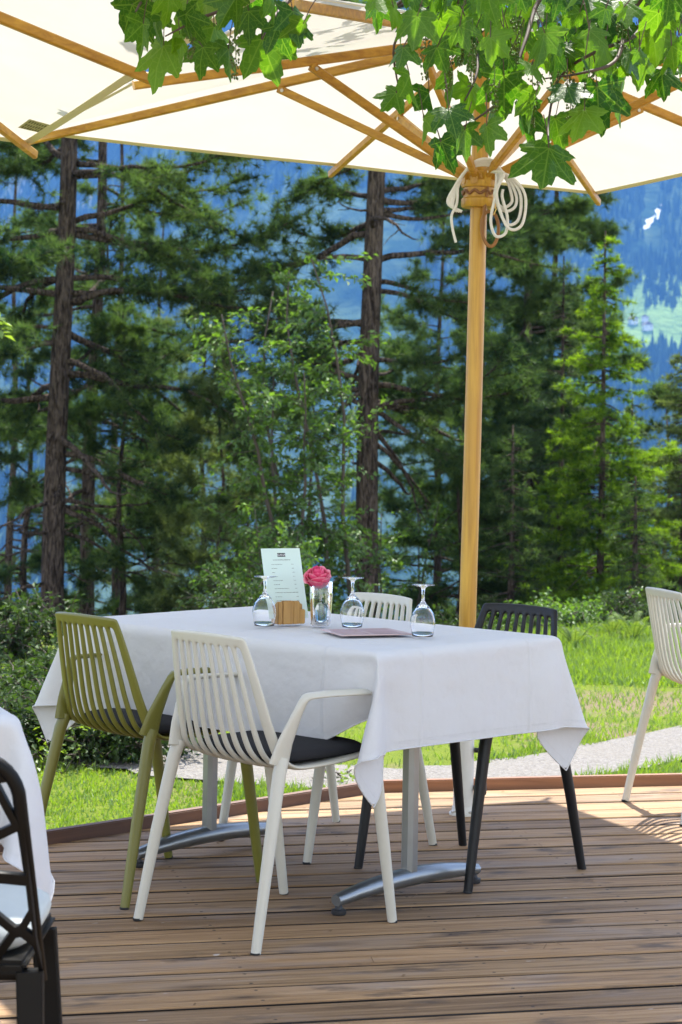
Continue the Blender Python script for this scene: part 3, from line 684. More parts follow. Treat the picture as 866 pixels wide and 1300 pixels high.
# grass
def make_grass():
    B = []; T = []
    def patch(n, fx, ymin, ymax, hh, clump=.5, seed=0, keep=None):
        y = ymin+(ymax-ymin)*rng.random(n)**1.2; lo, hi = fx(y); x = lo+(hi-lo)*rng.random(n)
        # keep off the deck and the path
        lxx = x*math.cos(DK)+y*math.sin(DK); lyy = -x*math.sin(DK)+y*math.cos(DK)
        ok = (lyy > YMAX+.06) | (lxx < kx(lyy)-.06)
        oa = np.argsort(A_[:, 0]); ob = np.argsort(B_[:, 0]); yu = np.interp(x, A_[oa, 0], A_[oa, 1]); yl = np.interp(x, B_[ob, 0], B_[ob, 1])
        edge = (fbm(x*4, y*4, 3, 6)-.5)*.25
        ok &= ~((y < yu-.03+edge) & (y > yl+.03+edge))
        bare = fbm(x*.55+1, y*.55, 5, 8)+.28*np.exp(-((x-1.75)/.9)**2-((y-11.55)/.42)**2); ok &= (bare < .47) | (rng.random(n) < .10)
        if keep is not None: ok &= keep(x, y)
        x = x[ok]; y = y[ok]; m = len(x); z = gz(x, y)
        P = np.stack([x, y, z-.01], -1); h = hh*(.35+.9*rng.random((m, 1)))*(.6+.8*fbm(x*2.3, y*2.3, 2, 12)[:, None])
        d = norm(unit(m)*.55+np.array([0, 0, 1.])); s = norm(np.cross(d, unit(m)))*(.0022+.0006*y[:, None]*.35)
        mid = P+d*h*.55; tip = P+d*h+unit(m)*h*.22
        V = np.stack([P-s, P+s, mid+s*.75, P-s, mid+s*.75, mid-s*.75, mid-s*.75, mid+s*.75, tip], 1)
        B.append(V.reshape(-1, 3)); T.append(np.repeat(np.clip(.6*rng.random(m)+.5*fbm(x*1.5, y*1.5, 3, 15), 0, 1), 3))
    patch(34000, lambda y: (-.2*y-.2, -.02*y+.6), 6.6, 9.4, .040)
    patch(46000, lambda y: (-.06*y, .21*y), 8.2, 12, .06)
    patch(60000, lambda y: (.02*y, .22*y), 10, 16.5, .075)
    patch(16000, lambda y: (-.22*y, .02*y), 9, 13, .09)
    V = np.concatenate(B); T = np.concatenate(T)
    m = leafy('grass_blades', (.06, .125, .010), (.25, .34, .032), (1.4, 1.5, .6), .5, .5, .08)
    tag(link('grass', tri_mesh('grass', V, T), m), kind='stuff')
make_grass()

# ------------------------------------------------------------------ table and cloth
steel = plain('galvanised_steel', (.27, .285, .29), .36, .85, .12, 14, .1)
black_rub = plain('black_rubber', (.018, .018, .02), .6)
chip_m = plain('tabletop_board', (.11, .10, .095), .6)
def make_table(name, loc, rz, label):
    e = empty(name, loc, rz); tag(e, label, 'table', 'tables on the deck')
    MB().box((0, 0, .733), (1.275, .795, .03), None, .006).build('tabletop', chip_m, e)
    for sx in (-1, 1):
        x = sx*.424; mb = MB()
        mb.bar((x, 0, .05), (x, 0, .70), .044, .044, up=(1, 0, 0), ch=.25); mb.box((x, 0, .708), (.10, .5, .018), None, .003)
        p = mb.build('column', steel, e)
        f = MB(); n = 9; P = []; Rr = []
        for k in range(n):
            t = k/(n-1)*2-1; P.append((x, t*.31, .062-.022*t*t)); Rr.append((.017+.010*(1-t*t), .019+.012*(1-t*t)))
        f.tube(P, Rr, 8, up=(0, 0, 1)); b = f.build('base_bar', steel, e, 60)
        for sy in (-1, 1):
            q = MB(); q.lathe([(.019, 0), (.021, .004), (.021, .013), (.012, .016), (.008, .028)], 18, (x, sy*.298, 0)); q.build('foot_pad', black_rub, b)
    return e
TA = R(2.39*180/math.pi)
make_table('table', (-.09, 6.15, 0), TA, 'long table with two galvanised pedestal legs in the middle of the deck')

# heights and plan of the draped cloth in quarter millimetres, row by row, each number the step from its neighbour
CLOTH = [
-2501,7,6,5,3,2,2,1,0,1,0,4,94,86,95,101,104,104,104,104,104,104,104,104,104,104,104,104,104,104,104,104,104,104,104,104,104,104,104,104,104,104,104,104,105,104,104,104,104,104,104,104,104,104,103,104,102,98,93,102,4,-26,-28,-3,54,87,57,49,53,56,53,
-2511,9,8,6,5,4,2,1,1,0,2,15,78,89,96,101,103,104,104,105,104,104,104,104,104,104,104,104,104,104,104,104,104,104,104,104,104,104,104,104,104,104,104,104,104,104,104,104,104,104,104,104,104,104,104,103,102,99,95,84,15,-20,-13,23,67,73,56,52,54,54,52,
-2527,13,11,10,7,4,4,1,1,-1,0,14,77,90,97,103,104,104,105,104,104,104,104,104,104,104,104,104,104,104,104,104,104,104,104,104,104,104,104,105,104,104,104,104,104,104,104,104,104,104,104,104,104,104,104,103,103,99,96,83,15,-16,1,44,75,67,55,52,54,46,40,
-2551,17,17,14,10,8,4,1,-4,-5,-4,10,78,93,101,105,107,107,107,105,105,104,104,104,104,104,104,104,104,104,104,104,104,104,104,104,104,104,104,104,104,104,104,104,104,104,104,104,105,104,104,104,104,104,104,103,103,101,95,83,16,-8,18,63,75,61,54,53,45,22,5,
-2591,25,25,21,17,11,5,-5,-8,-8,-6,7,78,97,106,109,111,109,109,107,105,104,104,104,104,105,104,104,104,104,104,104,104,104,104,104,104,104,104,104,104,104,104,104,104,104,104,104,104,104,104,104,104,104,104,104,104,101,97,81,19,3,40,74,69,58,53,44,18,-18,-43,
-2657,39,35,32,26,17,4,-6,-9,-10,-6,8,81,100,109,112,113,112,111,108,105,104,104,104,104,104,104,104,104,104,104,105,104,104,104,104,104,104,104,104,104,104,104,104,104,104,104,104,104,104,104,104,104,104,104,104,104,103,98,84,31,13,55,75,64,55,43,13,-23,-40,-46,
-2716,35,35,40,38,27,11,-1,-8,-10,-6,13,82,105,112,114,114,113,111,109,106,104,104,104,104,104,104,104,104,104,104,104,104,105,104,104,104,104,104,104,104,104,104,104,104,104,104,104,104,104,104,104,104,104,104,104,104,104,99,88,44,27,67,70,59,43,9,-26,-38,-32,-29,
-2758,28,26,31,36,38,27,12,-1,-8,-6,13,86,109,114,116,116,116,113,110,106,104,104,104,104,104,104,104,104,104,104,104,104,105,104,104,104,104,104,104,104,104,104,104,104,104,104,104,105,104,104,104,104,104,104,104,104,103,102,90,54,49,71,63,41,9,-25,-34,-27,-24,-21,
-2769,18,15,18,23,29,33,29,15,-1,-4,21,91,111,115,117,116,116,114,110,107,104,104,104,104,104,104,104,104,104,104,104,105,104,104,104,104,104,104,104,104,104,104,104,105,104,104,104,104,104,104,104,104,104,104,104,104,104,101,94,64,68,69,39,3,-15,-28,-29,-28,-28,-26,
-2745,9,6,6,10,13,19,24,26,16,7,35,96,112,115,115,115,116,113,110,105,105,104,104,104,104,104,104,104,104,105,104,104,104,104,104,104,104,104,104,105,104,104,104,104,104,104,104,104,104,104,104,105,104,104,104,104,104,103,100,75,69,45,-4,-20,-24,-28,-28,-27,-27,-42,
-2692,-5,1,1,3,4,6,8,15,22,14,47,110,110,113,114,114,113,112,109,105,104,104,104,104,104,104,104,104,105,104,104,104,104,104,104,104,105,104,104,104,104,104,104,104,105,104,104,104,104,104,104,104,104,104,105,104,104,106,110,76,51,-2,-27,-24,-20,-17,-14,-11,-9,-6,
-2673,-8,0,2,5,6,7,10,14,18,-8,101,113,106,104,105,104,105,104,104,105,104,104,104,104,104,104,105,104,104,104,104,104,104,104,105,104,104,104,104,104,104,104,105,104,104,104,104,104,105,104,104,104,105,104,104,105,105,105,109,98,0,-14,-15,-12,-10,-8,-7,-5,-4,-2,
-2697,2,-1,0,1,6,9,14,22,31,-6,99,109,105,104,105,104,104,105,104,104,104,104,104,105,104,104,104,104,104,104,105,104,104,104,104,104,104,104,105,104,104,104,104,104,104,105,104,104,104,104,105,104,104,104,104,105,104,104,105,96,-1,2,-2,-5,-5,-6,-7,-6,-7,-5,
-2699,1,-1,-1,1,7,13,17,25,29,-1,93,107,104,104,104,105,104,104,104,105,104,104,104,104,104,104,105,104,104,104,104,104,104,105,104,104,104,104,104,104,104,105,104,104,104,104,104,105,104,104,104,104,104,104,105,104,104,104,104,95,-2,2,2,2,-1,-2,-4,-6,-6,-5,
-2683,0,-1,0,4,10,12,15,19,21,1,89,105,104,104,104,104,105,104,104,104,104,104,105,104,104,104,104,104,104,105,104,104,104,104,104,104,105,104,104,104,104,104,104,105,104,104,104,104,104,104,105,104,104,104,104,104,104,104,104,93,-1,0,1,1,2,0,-1,-3,-4,-4,
-2658,-1,0,2,5,6,7,8,12,16,6,86,104,104,104,104,104,105,104,104,104,104,104,104,105,104,104,104,104,104,104,105,104,104,104,104,104,104,104,105,104,104,104,104,104,104,105,104,104,104,104,104,104,104,104,105,104,104,104,103,92,1,0,0,0,0,1,0,-1,-2,-3,
-2630,-2,0,3,3,3,5,7,9,10,-1,83,104,104,104,104,104,105,104,104,104,104,104,104,104,105,104,104,104,104,104,104,105,104,104,104,104,104,104,104,105,104,104,104,104,104,104,104,105,104,104,104,104,104,104,104,104,104,104,104,90,3,0,0,-1,0,0,0,0,-1,-2,
-2605,-2,0,2,2,2,3,4,5,4,-4,80,104,104,104,104,104,104,105,104,104,104,104,104,104,104,105,104,104,104,104,104,104,105,104,104,104,104,104,104,104,105,104,104,104,104,104,104,104,105,104,104,104,104,104,104,104,104,104,103,90,3,1,-1,0,0,-1,0,0,0,-2,
-2586,-3,0,1,1,1,1,2,1,1,-5,78,104,104,104,104,104,105,104,104,104,104,104,104,104,104,105,104,104,104,104,104,104,104,105,104,104,104,104,104,104,105,104,104,104,104,104,104,104,104,104,105,104,104,104,104,104,104,104,103,88,4,1,0,-1,0,0,-1,0,0,-1,
-2578,-2,0,0,1,0,0,0,1,-1,-5,77,104,104,104,105,104,104,104,104,104,104,104,104,104,104,105,104,104,104,104,104,104,105,104,104,104,104,104,104,104,105,104,104,104,104,104,104,104,104,104,105,104,104,104,104,104,104,104,103,88,3,1,-1,0,0,0,0,0,-1,0,
-2578,0,0,0,0,0,0,0,0,-1,-4,78,104,104,104,104,104,104,104,104,104,104,104,104,104,105,104,104,104,104,104,104,104,105,104,104,104,104,104,104,104,105,104,104,104,104,104,104,104,104,104,105,104,104,104,104,104,104,104,103,87,3,0,0,0,0,0,0,0,-1,0,
-2578,0,0,0,0,0,0,0,0,-1,-3,78,104,104,104,104,104,104,104,104,104,104,104,105,104,104,104,104,104,104,104,104,105,104,104,104,104,104,104,104,105,104,104,104,104,104,104,104,104,104,105,104,104,104,104,104,104,104,104,103,86,3,0,0,0,0,0,0,-1,0,0,
-2579,1,0,0,0,0,0,0,0,-1,-2,78,104,104,104,104,104,104,104,104,104,105,104,104,104,104,104,104,104,104,104,105,104,104,104,104,104,104,104,105,104,104,104,104,104,104,104,104,105,104,104,104,104,104,104,104,104,104,104,103,86,2,0,0,0,0,0,0,-1,0,0,
-2579,1,0,0,0,0,0,0,0,0,-3,80,103,104,104,104,104,104,104,105,104,104,104,104,104,104,104,104,104,105,104,104,104,104,104,104,104,105,104,104,104,104,104,104,104,104,105,104,104,104,104,104,104,104,104,104,104,104,104,104,84,1,1,-1,0,0,1,-1,0,0,0,
-2579,1,0,0,0,0,0,0,0,0,-2,80,103,104,104,105,104,104,104,104,104,104,104,104,104,104,104,105,104,104,104,104,104,104,104,104,105,104,104,104,104,104,104,104,105,104,104,104,104,104,104,104,104,104,104,104,105,104,104,103,83,1,0,0,0,0,0,0,0,0,0,
-2579,0,0,0,0,0,1,0,0,0,-1,80,104,104,104,104,104,104,104,104,104,104,104,104,104,105,104,104,104,104,104,104,104,104,105,104,104,104,104,104,104,104,105,104,104,104,104,104,104,104,104,104,105,104,104,104,104,104,104,103,82,1,0,0,0,0,0,0,0,0,0,
-2579,0,0,0,0,0,0,0,0,0,0,81,104,104,104,104,104,104,104,104,104,104,104,105,104,104,104,104,104,104,104,104,105,104,104,104,104,104,104,104,105,104,104,104,104,104,104,104,104,104,105,104,104,104,104,104,104,104,104,103,82,0,0,0,0,0,0,0,0,0,0,
-2579,0,0,0,0,0,0,0,0,0,1,82,103,104,104,104,104,104,104,104,105,104,104,104,104,104,104,104,104,104,105,104,104,104,104,104,104,104,105,104,104,104,104,104,104,104,104,104,105,104,104,104,104,104,104,104,104,104,104,104,80,-1,0,1,0,0,-1,1,0,0,0,
-2579,0,0,0,0,0,0,0,0,0,1,83,103,104,104,104,104,104,105,104,104,104,104,104,104,104,104,104,105,104,104,104,104,104,104,104,104,105,104,104,104,104,104,104,104,105,104,104,104,104,104,104,104,104,104,104,104,105,104,103,80,-2,0,0,0,0,0,0,1,0,-1,
-2579,0,0,0,0,0,0,0,0,0,1,84,103,104,104,105,104,104,104,104,104,104,104,104,104,104,105,104,104,104,104,104,104,104,104,105,104,104,104,104,104,104,104,105,104,104,104,104,104,104,104,104,104,105,104,104,104,104,104,103,79,-2,0,0,0,0,0,0,0,0,0,
-2579,0,0,0,0,0,0,0,-1,1,1,85,103,105,104,104,104,104,104,104,104,104,104,104,104,105,104,104,104,104,104,104,104,105,104,104,104,104,104,104,104,105,104,104,104,104,104,104,104,104,104,105,104,104,104,104,104,104,104,104,78,-2,-1,0,0,0,0,0,0,0,0,
-2578,0,-1,0,0,0,0,-1,0,0,3,85,104,104,104,104,104,104,104,104,104,104,104,104,105,104,104,104,104,104,104,104,105,104,104,104,104,104,104,104,105,104,104,104,104,104,104,104,104,105,104,104,104,104,104,104,104,104,104,104,78,-3,-1,0,0,0,0,0,0,0,0,
-2577,-1,0,-1,0,0,0,-1,0,0,3,86,104,104,104,104,104,104,104,104,104,104,104,105,104,104,104,104,104,104,104,105,104,104,104,104,104,104,104,105,104,104,104,104,104,104,104,105,104,104,104,104,104,104,104,104,104,104,104,104,78,-4,-1,0,0,0,0,0,0,-1,1,
-2576,0,-1,-1,-1,0,-1,0,0,0,3,87,104,104,104,104,104,104,104,104,104,104,104,105,104,104,104,104,104,104,104,105,104,104,104,104,104,104,104,105,104,104,104,104,104,104,105,104,104,104,104,104,104,104,104,104,105,104,104,104,77,-5,-1,0,0,-1,-1,-2,-2,-2,1,
-2572,-1,-2,-2,-1,-1,-1,-2,0,0,3,90,104,104,104,104,104,104,104,104,104,104,104,105,104,104,104,104,104,104,104,105,104,104,104,104,104,104,104,105,104,104,104,104,104,104,105,104,104,104,104,104,104,104,104,105,104,104,104,104,77,-7,0,1,0,-3,-5,-6,-6,-7,-3,
-2564,-3,-3,-3,-3,-2,-3,-4,-1,1,1,96,103,104,105,104,104,104,104,104,104,104,104,104,105,104,104,104,104,104,104,104,105,104,104,104,104,104,104,105,104,104,104,104,104,104,105,104,104,104,104,104,104,104,105,104,104,104,104,104,76,-9,3,2,1,-7,-10,-13,-15,-14,-9,
-2553,-4,-4,-6,-5,-5,-5,-7,-2,2,-2,104,103,104,104,104,104,105,104,104,104,104,104,104,104,105,104,104,104,104,104,104,105,104,104,104,104,104,104,104,105,104,104,104,104,104,105,104,104,104,104,104,104,104,105,104,104,104,104,104,75,-10,6,6,1,-11,-19,-25,-27,-23,-15,
-2540,-4,-5,-7,-8,-9,-9,-12,-3,3,-6,113,104,104,104,104,104,104,104,104,105,104,104,104,104,104,104,105,104,104,104,104,104,104,105,104,104,104,104,104,104,105,104,104,104,104,104,105,104,104,104,104,104,104,104,105,104,104,104,104,74,-8,12,9,-2,-21,-33,-40,-40,-33,-19,
-2531,-6,-2,-6,-8,-11,-14,-18,-7,4,-10,122,104,104,105,104,104,104,104,104,104,104,105,104,104,104,104,104,104,105,104,104,104,104,104,105,104,104,104,104,104,104,105,104,104,104,104,104,104,105,104,104,104,104,104,105,104,104,104,105,74,-3,14,2,-12,-34,-46,-53,-51,-40,-26,
-2548,-5,2,0,-3,-6,-12,-23,-10,1,-13,130,105,104,104,104,104,104,105,104,104,104,104,104,105,104,104,104,104,104,104,105,104,104,104,104,104,104,105,104,104,104,104,104,104,105,104,104,104,104,104,105,104,104,104,105,104,104,104,107,74,-16,9,-5,-18,-42,-53,-59,-56,-44,-39,
-2616,6,8,5,4,3,-3,-11,-4,0,-17,137,105,105,104,104,105,104,104,104,104,105,104,104,104,104,105,104,104,104,104,104,104,105,104,104,104,104,104,104,104,105,104,104,104,104,104,104,105,104,104,104,104,105,104,104,105,104,105,109,77,-31,-3,-5,-13,-37,-50,-57,-54,-40,-29,
-2684,12,6,4,3,4,1,-3,12,20,-10,142,110,105,104,105,104,104,105,104,104,104,104,105,104,104,104,104,104,105,104,104,104,104,104,104,104,105,104,104,104,104,104,104,104,105,104,104,104,104,104,105,104,104,105,104,105,105,105,114,77,-31,-4,7,-2,-31,-47,-57,-53,-37,-4,
-2703,-3,2,4,4,6,7,9,15,24,13,37,116,116,118,119,119,118,115,111,106,104,104,104,104,104,104,104,105,104,104,104,104,104,104,105,104,104,104,104,104,104,104,104,105,104,104,104,104,104,104,104,106,109,111,112,112,111,110,109,57,-14,-10,-6,-12,-35,-52,-58,-52,-34,-16,
-2761,20,11,13,17,21,23,24,16,6,3,39,98,114,118,120,120,118,116,111,106,105,104,104,104,104,104,104,104,104,104,104,105,104,104,104,104,104,104,104,104,104,105,104,104,104,104,104,104,104,104,105,106,111,114,114,115,115,111,100,54,20,-16,-23,-30,-46,-55,-55,-45,-27,-12,
-2756,31,25,28,30,30,21,11,1,-8,-4,29,91,112,118,121,120,119,116,112,107,104,104,104,104,104,104,104,104,104,105,104,104,104,104,104,104,104,104,104,104,105,104,104,104,104,104,104,104,104,104,105,107,113,117,118,118,118,113,98,52,54,-3,-38,-48,-52,-53,-51,-45,-31,-25,
-2695,35,33,33,26,17,6,-2,-9,-11,-6,23,87,111,116,120,119,118,115,111,107,104,104,104,104,104,105,104,104,104,104,104,104,104,104,104,104,104,104,104,104,105,104,104,104,104,104,104,104,104,104,105,108,114,118,120,120,119,113,95,51,75,39,-21,-48,-53,-54,-52,-50,-46,-51,
-2612,23,27,24,18,7,-3,-9,-12,-11,-3,26,88,106,112,116,115,115,112,109,106,104,104,105,104,104,104,104,104,104,104,104,104,104,104,104,104,104,104,104,104,104,105,104,104,104,104,104,104,104,104,104,108,112,116,118,118,117,110,94,60,90,76,15,-34,-50,-54,-54,-53,-51,-53,
-2559,16,18,15,12,6,-3,-11,-12,-10,-1,29,87,102,109,111,112,111,110,107,105,104,105,104,104,104,104,104,104,104,104,104,104,104,104,104,104,104,104,104,104,104,104,104,104,104,105,104,104,104,104,104,107,110,113,114,114,113,105,95,75,98,96,57,-8,-41,-51,-55,-54,-53,-54,
-2528,11,12,10,7,5,1,-7,-10,-9,0,31,87,100,104,108,107,108,107,106,104,104,104,104,104,105,104,104,104,104,104,104,104,104,104,104,104,104,104,104,104,104,104,104,104,104,104,104,104,104,104,105,106,109,112,113,112,110,102,96,82,102,104,83,30,-22,-44,-52,-54,-54,-55,
-2509,7,8,7,4,4,2,-1,-5,-6,2,32,86,98,101,103,104,105,104,104,104,104,104,104,104,104,104,104,104,104,105,104,104,104,104,104,104,104,104,104,104,104,104,104,104,104,104,104,104,104,104,104,106,109,112,112,112,108,101,96,86,103,107,98,68,2,-31,-46,-52,-54,-55,
-2498,5,6,4,3,3,1,1,-1,-1,5,34,86,96,98,100,101,102,102,103,104,104,104,104,104,104,104,104,104,104,104,104,104,104,104,104,104,104,104,104,104,104,105,104,104,104,104,104,104,104,104,104,106,109,111,112,111,107,100,96,89,103,108,104,87,41,-12,-35,-47,-52,-54,
-2491,4,4,3,2,1,2,0,0,1,5,35,87,95,98,99,100,101,101,103,104,103,105,104,104,104,104,104,104,104,104,104,104,104,104,104,104,104,104,104,104,104,104,104,104,104,104,104,104,104,104,104,107,108,111,112,111,106,99,96,92,103,108,107,97,73,18,-25,-37,-47,-52,
-2487,4,3,2,1,1,1,0,1,0,0,28,100,95,98,98,100,101,101,102,104,104,104,104,104,104,104,104,104,104,104,104,104,104,104,104,104,104,104,104,105,104,104,104,104,104,104,104,104,104,104,104,105,109,111,112,111,106,98,96,90,106,108,110,103,91,78,-30,-27,-40,-50,
-1932,96,96,95,94,92,62,20,7,3,-1,48,-51,-68,-54,-40,-29,-21,-15,-10,-4,-1,-1,-1,-1,-1,0,0,1,-1,-1,0,1,0,-1,0,0,1,0,-1,0,1,0,0,0,1,0,1,1,1,2,2,4,4,8,13,21,33,46,19,-103,-100,-100,-103,-84,0,54,63,58,56,59,
-1995,95,95,96,95,92,79,47,17,-1,-7,16,-37,-59,-49,-36,-24,-16,-11,-7,-3,-1,-1,0,-1,-1,0,0,0,0,-1,0,1,0,-1,0,0,0,0,0,0,1,0,0,0,0,1,1,0,1,1,2,2,3,6,11,19,31,38,5,-82,-99,-100,-90,-47,17,54,60,57,58,59,
-2053,92,93,95,96,94,88,68,27,-10,-18,9,-35,-54,-42,-27,-17,-9,-5,-4,-2,-1,0,-1,0,-1,0,0,0,0,-1,0,0,0,0,0,0,0,0,0,0,1,0,0,0,0,1,0,0,1,0,1,2,2,4,8,15,29,37,7,-81,-99,-99,-76,-18,36,56,59,58,62,67,
-2100,84,87,93,95,95,93,79,34,-16,-26,8,-33,-48,-33,-18,-6,-1,-1,0,-1,0,-1,0,0,-1,0,0,0,0,0,0,-1,0,0,0,0,0,0,0,0,0,0,1,0,0,0,0,1,0,0,1,1,1,2,5,12,25,36,9,-80,-100,-93,-54,8,48,58,58,62,66,73,
-2134,74,78,86,92,94,95,84,39,-19,-25,9,-30,-41,-23,-9,3,6,4,1,1,0,-1,0,-1,0,0,0,0,0,0,0,-1,0,0,0,0,0,0,0,0,0,0,0,1,0,0,0,0,0,1,0,0,1,1,3,7,20,34,11,-79,-99,-81,-27,30,54,58,61,61,50,40,
-2169,83,64,76,83,91,94,86,44,-15,-18,15,-26,-34,-15,-2,9,9,6,3,0,0,0,-1,0,0,0,0,0,0,0,0,-1,0,0,0,0,0,0,0,0,0,0,0,1,0,0,0,0,0,0,0,0,1,0,1,4,14,30,11,-76,-95,-62,3,45,55,60,56,38,10,-8,
-2071,17,24,54,67,80,88,87,53,-2,-4,23,-23,-25,-8,-3,10,10,4,2,1,0,0,-1,0,0,0,0,0,0,0,-1,0,0,0,0,0,0,0,0,0,0,0,0,0,0,0,0,0,1,0,0,0,0,0,0,1,8,23,12,-73,-87,-32,27,52,56,49,24,-5,-23,-31,
-1981,6,7,17,29,57,71,82,64,19,12,30,-17,-19,-5,-6,9,6,2,1,0,0,-1,0,0,0,0,0,0,0,0,-1,0,0,0,0,0,0,0,0,0,0,0,0,0,0,0,0,0,0,0,0,0,0,1,-1,0,4,16,7,-69,-67,1,43,51,38,7,-18,-30,-33,-37,
-1878,2,1,3,7,18,34,59,66,41,24,34,-6,-14,-6,-10,8,3,-1,-1,-1,0,0,0,0,0,0,0,-1,0,0,0,0,0,0,0,0,0,0,0,0,0,0,0,0,0,0,0,0,0,0,0,0,0,0,0,-1,3,11,-4,-60,-30,25,42,27,-13,-27,-29,-29,-27,-44,
-1771,0,0,0,0,2,7,18,36,43,31,29,4,-4,-6,-9,5,0,-2,-2,0,0,0,0,0,-1,0,0,0,0,0,1,0,0,0,0,0,0,0,0,0,0,0,1,0,0,0,0,0,0,0,0,0,0,0,-1,0,-1,1,-11,-27,7,24,18,-12,-28,-23,-19,-15,-10,-18,
-1666,-1,0,0,0,-1,-5,-2,5,11,10,4,7,6,3,1,-1,0,-1,0,0,0,0,0,0,0,0,1,0,1,0,1,1,0,1,0,0,1,0,1,0,1,1,1,0,1,0,1,0,0,0,0,-1,0,-1,-2,-2,-2,-2,-10,26,11,2,-2,-7,-7,-4,-4,-3,-3,-3,
-1567,0,0,1,-1,-6,-17,-10,-6,-6,0,36,10,3,3,1,-1,1,0,1,0,1,1,0,1,0,1,0,1,1,1,0,1,1,1,1,0,1,1,0,1,1,0,1,1,1,0,1,1,0,1,0,0,0,0,0,-1,-1,-1,-9,1,16,5,1,0,0,0,-1,-2,-1,-2,
-1469,0,0,0,-1,-9,-17,-9,-5,-4,12,42,1,2,1,0,1,0,1,0,1,0,1,0,1,0,1,1,0,1,1,0,1,1,0,1,1,0,1,1,0,1,1,0,1,0,1,1,0,1,0,0,0,1,0,0,0,0,-1,-3,1,3,3,0,0,0,0,0,-1,0,-1,
-1366,0,0,0,-2,-7,-15,-7,-4,-3,11,37,2,0,1,1,0,0,1,0,1,0,1,0,1,0,1,1,0,1,1,0,1,1,1,0,1,1,0,1,1,0,1,0,1,1,0,1,0,1,0,0,1,0,0,0,0,0,-1,-2,2,1,1,0,0,0,0,-1,0,0,-1,
-1260,0,0,0,-2,-6,-12,-5,-3,-3,9,30,1,1,0,1,0,0,1,0,1,0,1,0,1,1,0,1,0,1,1,0,1,1,1,0,1,1,0,1,1,0,1,1,0,1,0,1,0,1,0,0,1,0,0,0,0,0,-1,-1,1,1,1,0,0,0,0,-1,0,-1,0,
-1153,-1,0,0,-1,-4,-9,-5,-2,-2,7,22,1,0,1,0,0,1,0,1,0,1,0,1,0,1,0,1,1,0,1,1,0,1,1,0,1,1,0,1,1,0,1,1,0,1,0,1,0,1,0,1,0,0,0,0,0,0,-1,0,1,0,1,0,0,0,0,-1,0,-1,0,
-1046,-1,0,0,-1,-3,-6,-3,-1,-2,5,14,0,0,1,0,0,1,0,1,0,1,0,1,0,1,0,1,1,0,1,1,0,1,1,1,0,1,1,0,1,1,0,1,0,1,1,0,1,0,0,1,0,0,0,0,0,0,0,-1,1,1,0,0,0,0,0,-1,0,0,-1,
-940,-1,0,0,0,-2,-3,-2,-1,-1,3,6,0,1,0,0,1,0,0,1,0,1,0,1,0,1,1,0,1,1,0,1,1,0,1,1,0,1,1,0,1,1,0,1,1,0,1,0,1,0,1,0,0,0,0,0,0,0,0,0,1,0,0,0,0,0,0,-1,0,0,-1,
-835,0,0,-1,0,-1,-1,-1,0,-1,1,2,0,0,0,1,0,0,1,0,1,0,1,0,1,0,1,0,1,1,0,1,1,0,1,1,1,0,1,1,0,1,1,0,1,0,1,0,1,0,1,0,0,1,0,0,0,0,-1,0,1,0,0,0,0,0,0,0,-1,0,-1,
-730,-1,0,0,-1,0,-1,0,0,0,0,-1,0,0,1,0,0,0,1,0,1,0,1,0,1,0,1,1,0,1,1,0,1,1,0,1,1,0,1,1,0,1,1,0,1,0,1,1,0,1,0,0,1,0,0,0,0,0,0,0,0,0,0,0,0,0,0,0,-1,0,-1,
-627,-1,0,0,0,-1,0,0,0,-1,0,-1,0,1,0,0,0,1,0,0,1,0,1,0,1,0,1,1,0,1,1,0,1,1,0,1,1,1,0,1,1,0,1,0,1,1,0,1,0,1,0,0,1,0,0,0,0,0,0,0,0,0,0,0,0,0,0,0,-1,0,-1,
-524,-1,0,0,0,-1,0,0,0,-1,0,0,0,0,0,0,1,0,0,1,0,0,1,1,0,1,0,1,0,1,1,0,1,1,1,0,1,1,0,1,1,0,1,1,0,1,0,1,0,1,0,1,0,0,0,0,0,0,0,0,1,0,0,0,-1,0,0,0,-1,0,0,
-421,0,-1,0,0,-1,0,0,0,0,-1,0,0,0,0,0,1,0,0,1,0,1,0,1,0,1,0,1,1,0,1,1,0,1,1,0,1,1,1,0,1,1,0,1,0,1,1,0,1,0,0,1,0,0,0,1,0,0,0,0,0,0,0,0,0,-1,0,0,-1,0,0,
-318,0,-1,0,0,0,-1,0,0,0,0,-1,0,0,1,0,0,0,1,0,0,1,0,1,0,1,1,0,1,0,1,1,0,1,1,1,0,1,1,0,1,1,0,1,1,0,1,0,1,0,1,0,0,1,0,0,0,0,0,0,0,0,0,0,0,-1,0,0,0,-1,0,
-215,0,-1,0,0,0,-1,0,0,0,0,0,0,0,0,0,0,1,0,0,1,0,1,0,1,0,1,0,1,1,0,1,1,0,1,1,0,1,1,0,1,1,0,1,1,0,1,0,1,0,1,0,0,1,0,0,0,0,0,0,0,0,0,0,0,0,-1,0,0,-1,0,
-112,0,-1,0,0,0,0,-1,0,0,0,0,0,0,0,0,0,1,0,0,1,0,1,0,1,0,1,1,0,1,0,1,1,0,1,1,1,0,1,1,0,1,1,0,1,0,1,1,0,1,0,0,1,0,0,0,0,0,0,0,1,-1,0,0,0,0,-1,0,0,-1,0,
-9,0,0,-1,0,0,0,-1,0,0,0,0,0,0,0,0,1,0,0,1,0,0,1,0,1,0,1,1,0,1,1,0,1,1,0,1,1,0,1,1,0,1,1,0,1,1,0,1,0,1,0,1,0,0,0,1,0,0,0,0,0,0,-1,0,0,0,-1,0,0,-1,0,
94,0,0,-1,0,0,0,0,-1,0,0,0,0,1,0,0,0,0,0,1,0,1,0,1,0,1,0,1,0,1,1,0,1,1,0,1,1,1,0,1,1,0,1,1,0,1,0,1,0,1,0,1,0,0,1,0,0,0,0,0,0,0,-1,0,0,0,0,-1,0,0,-1,
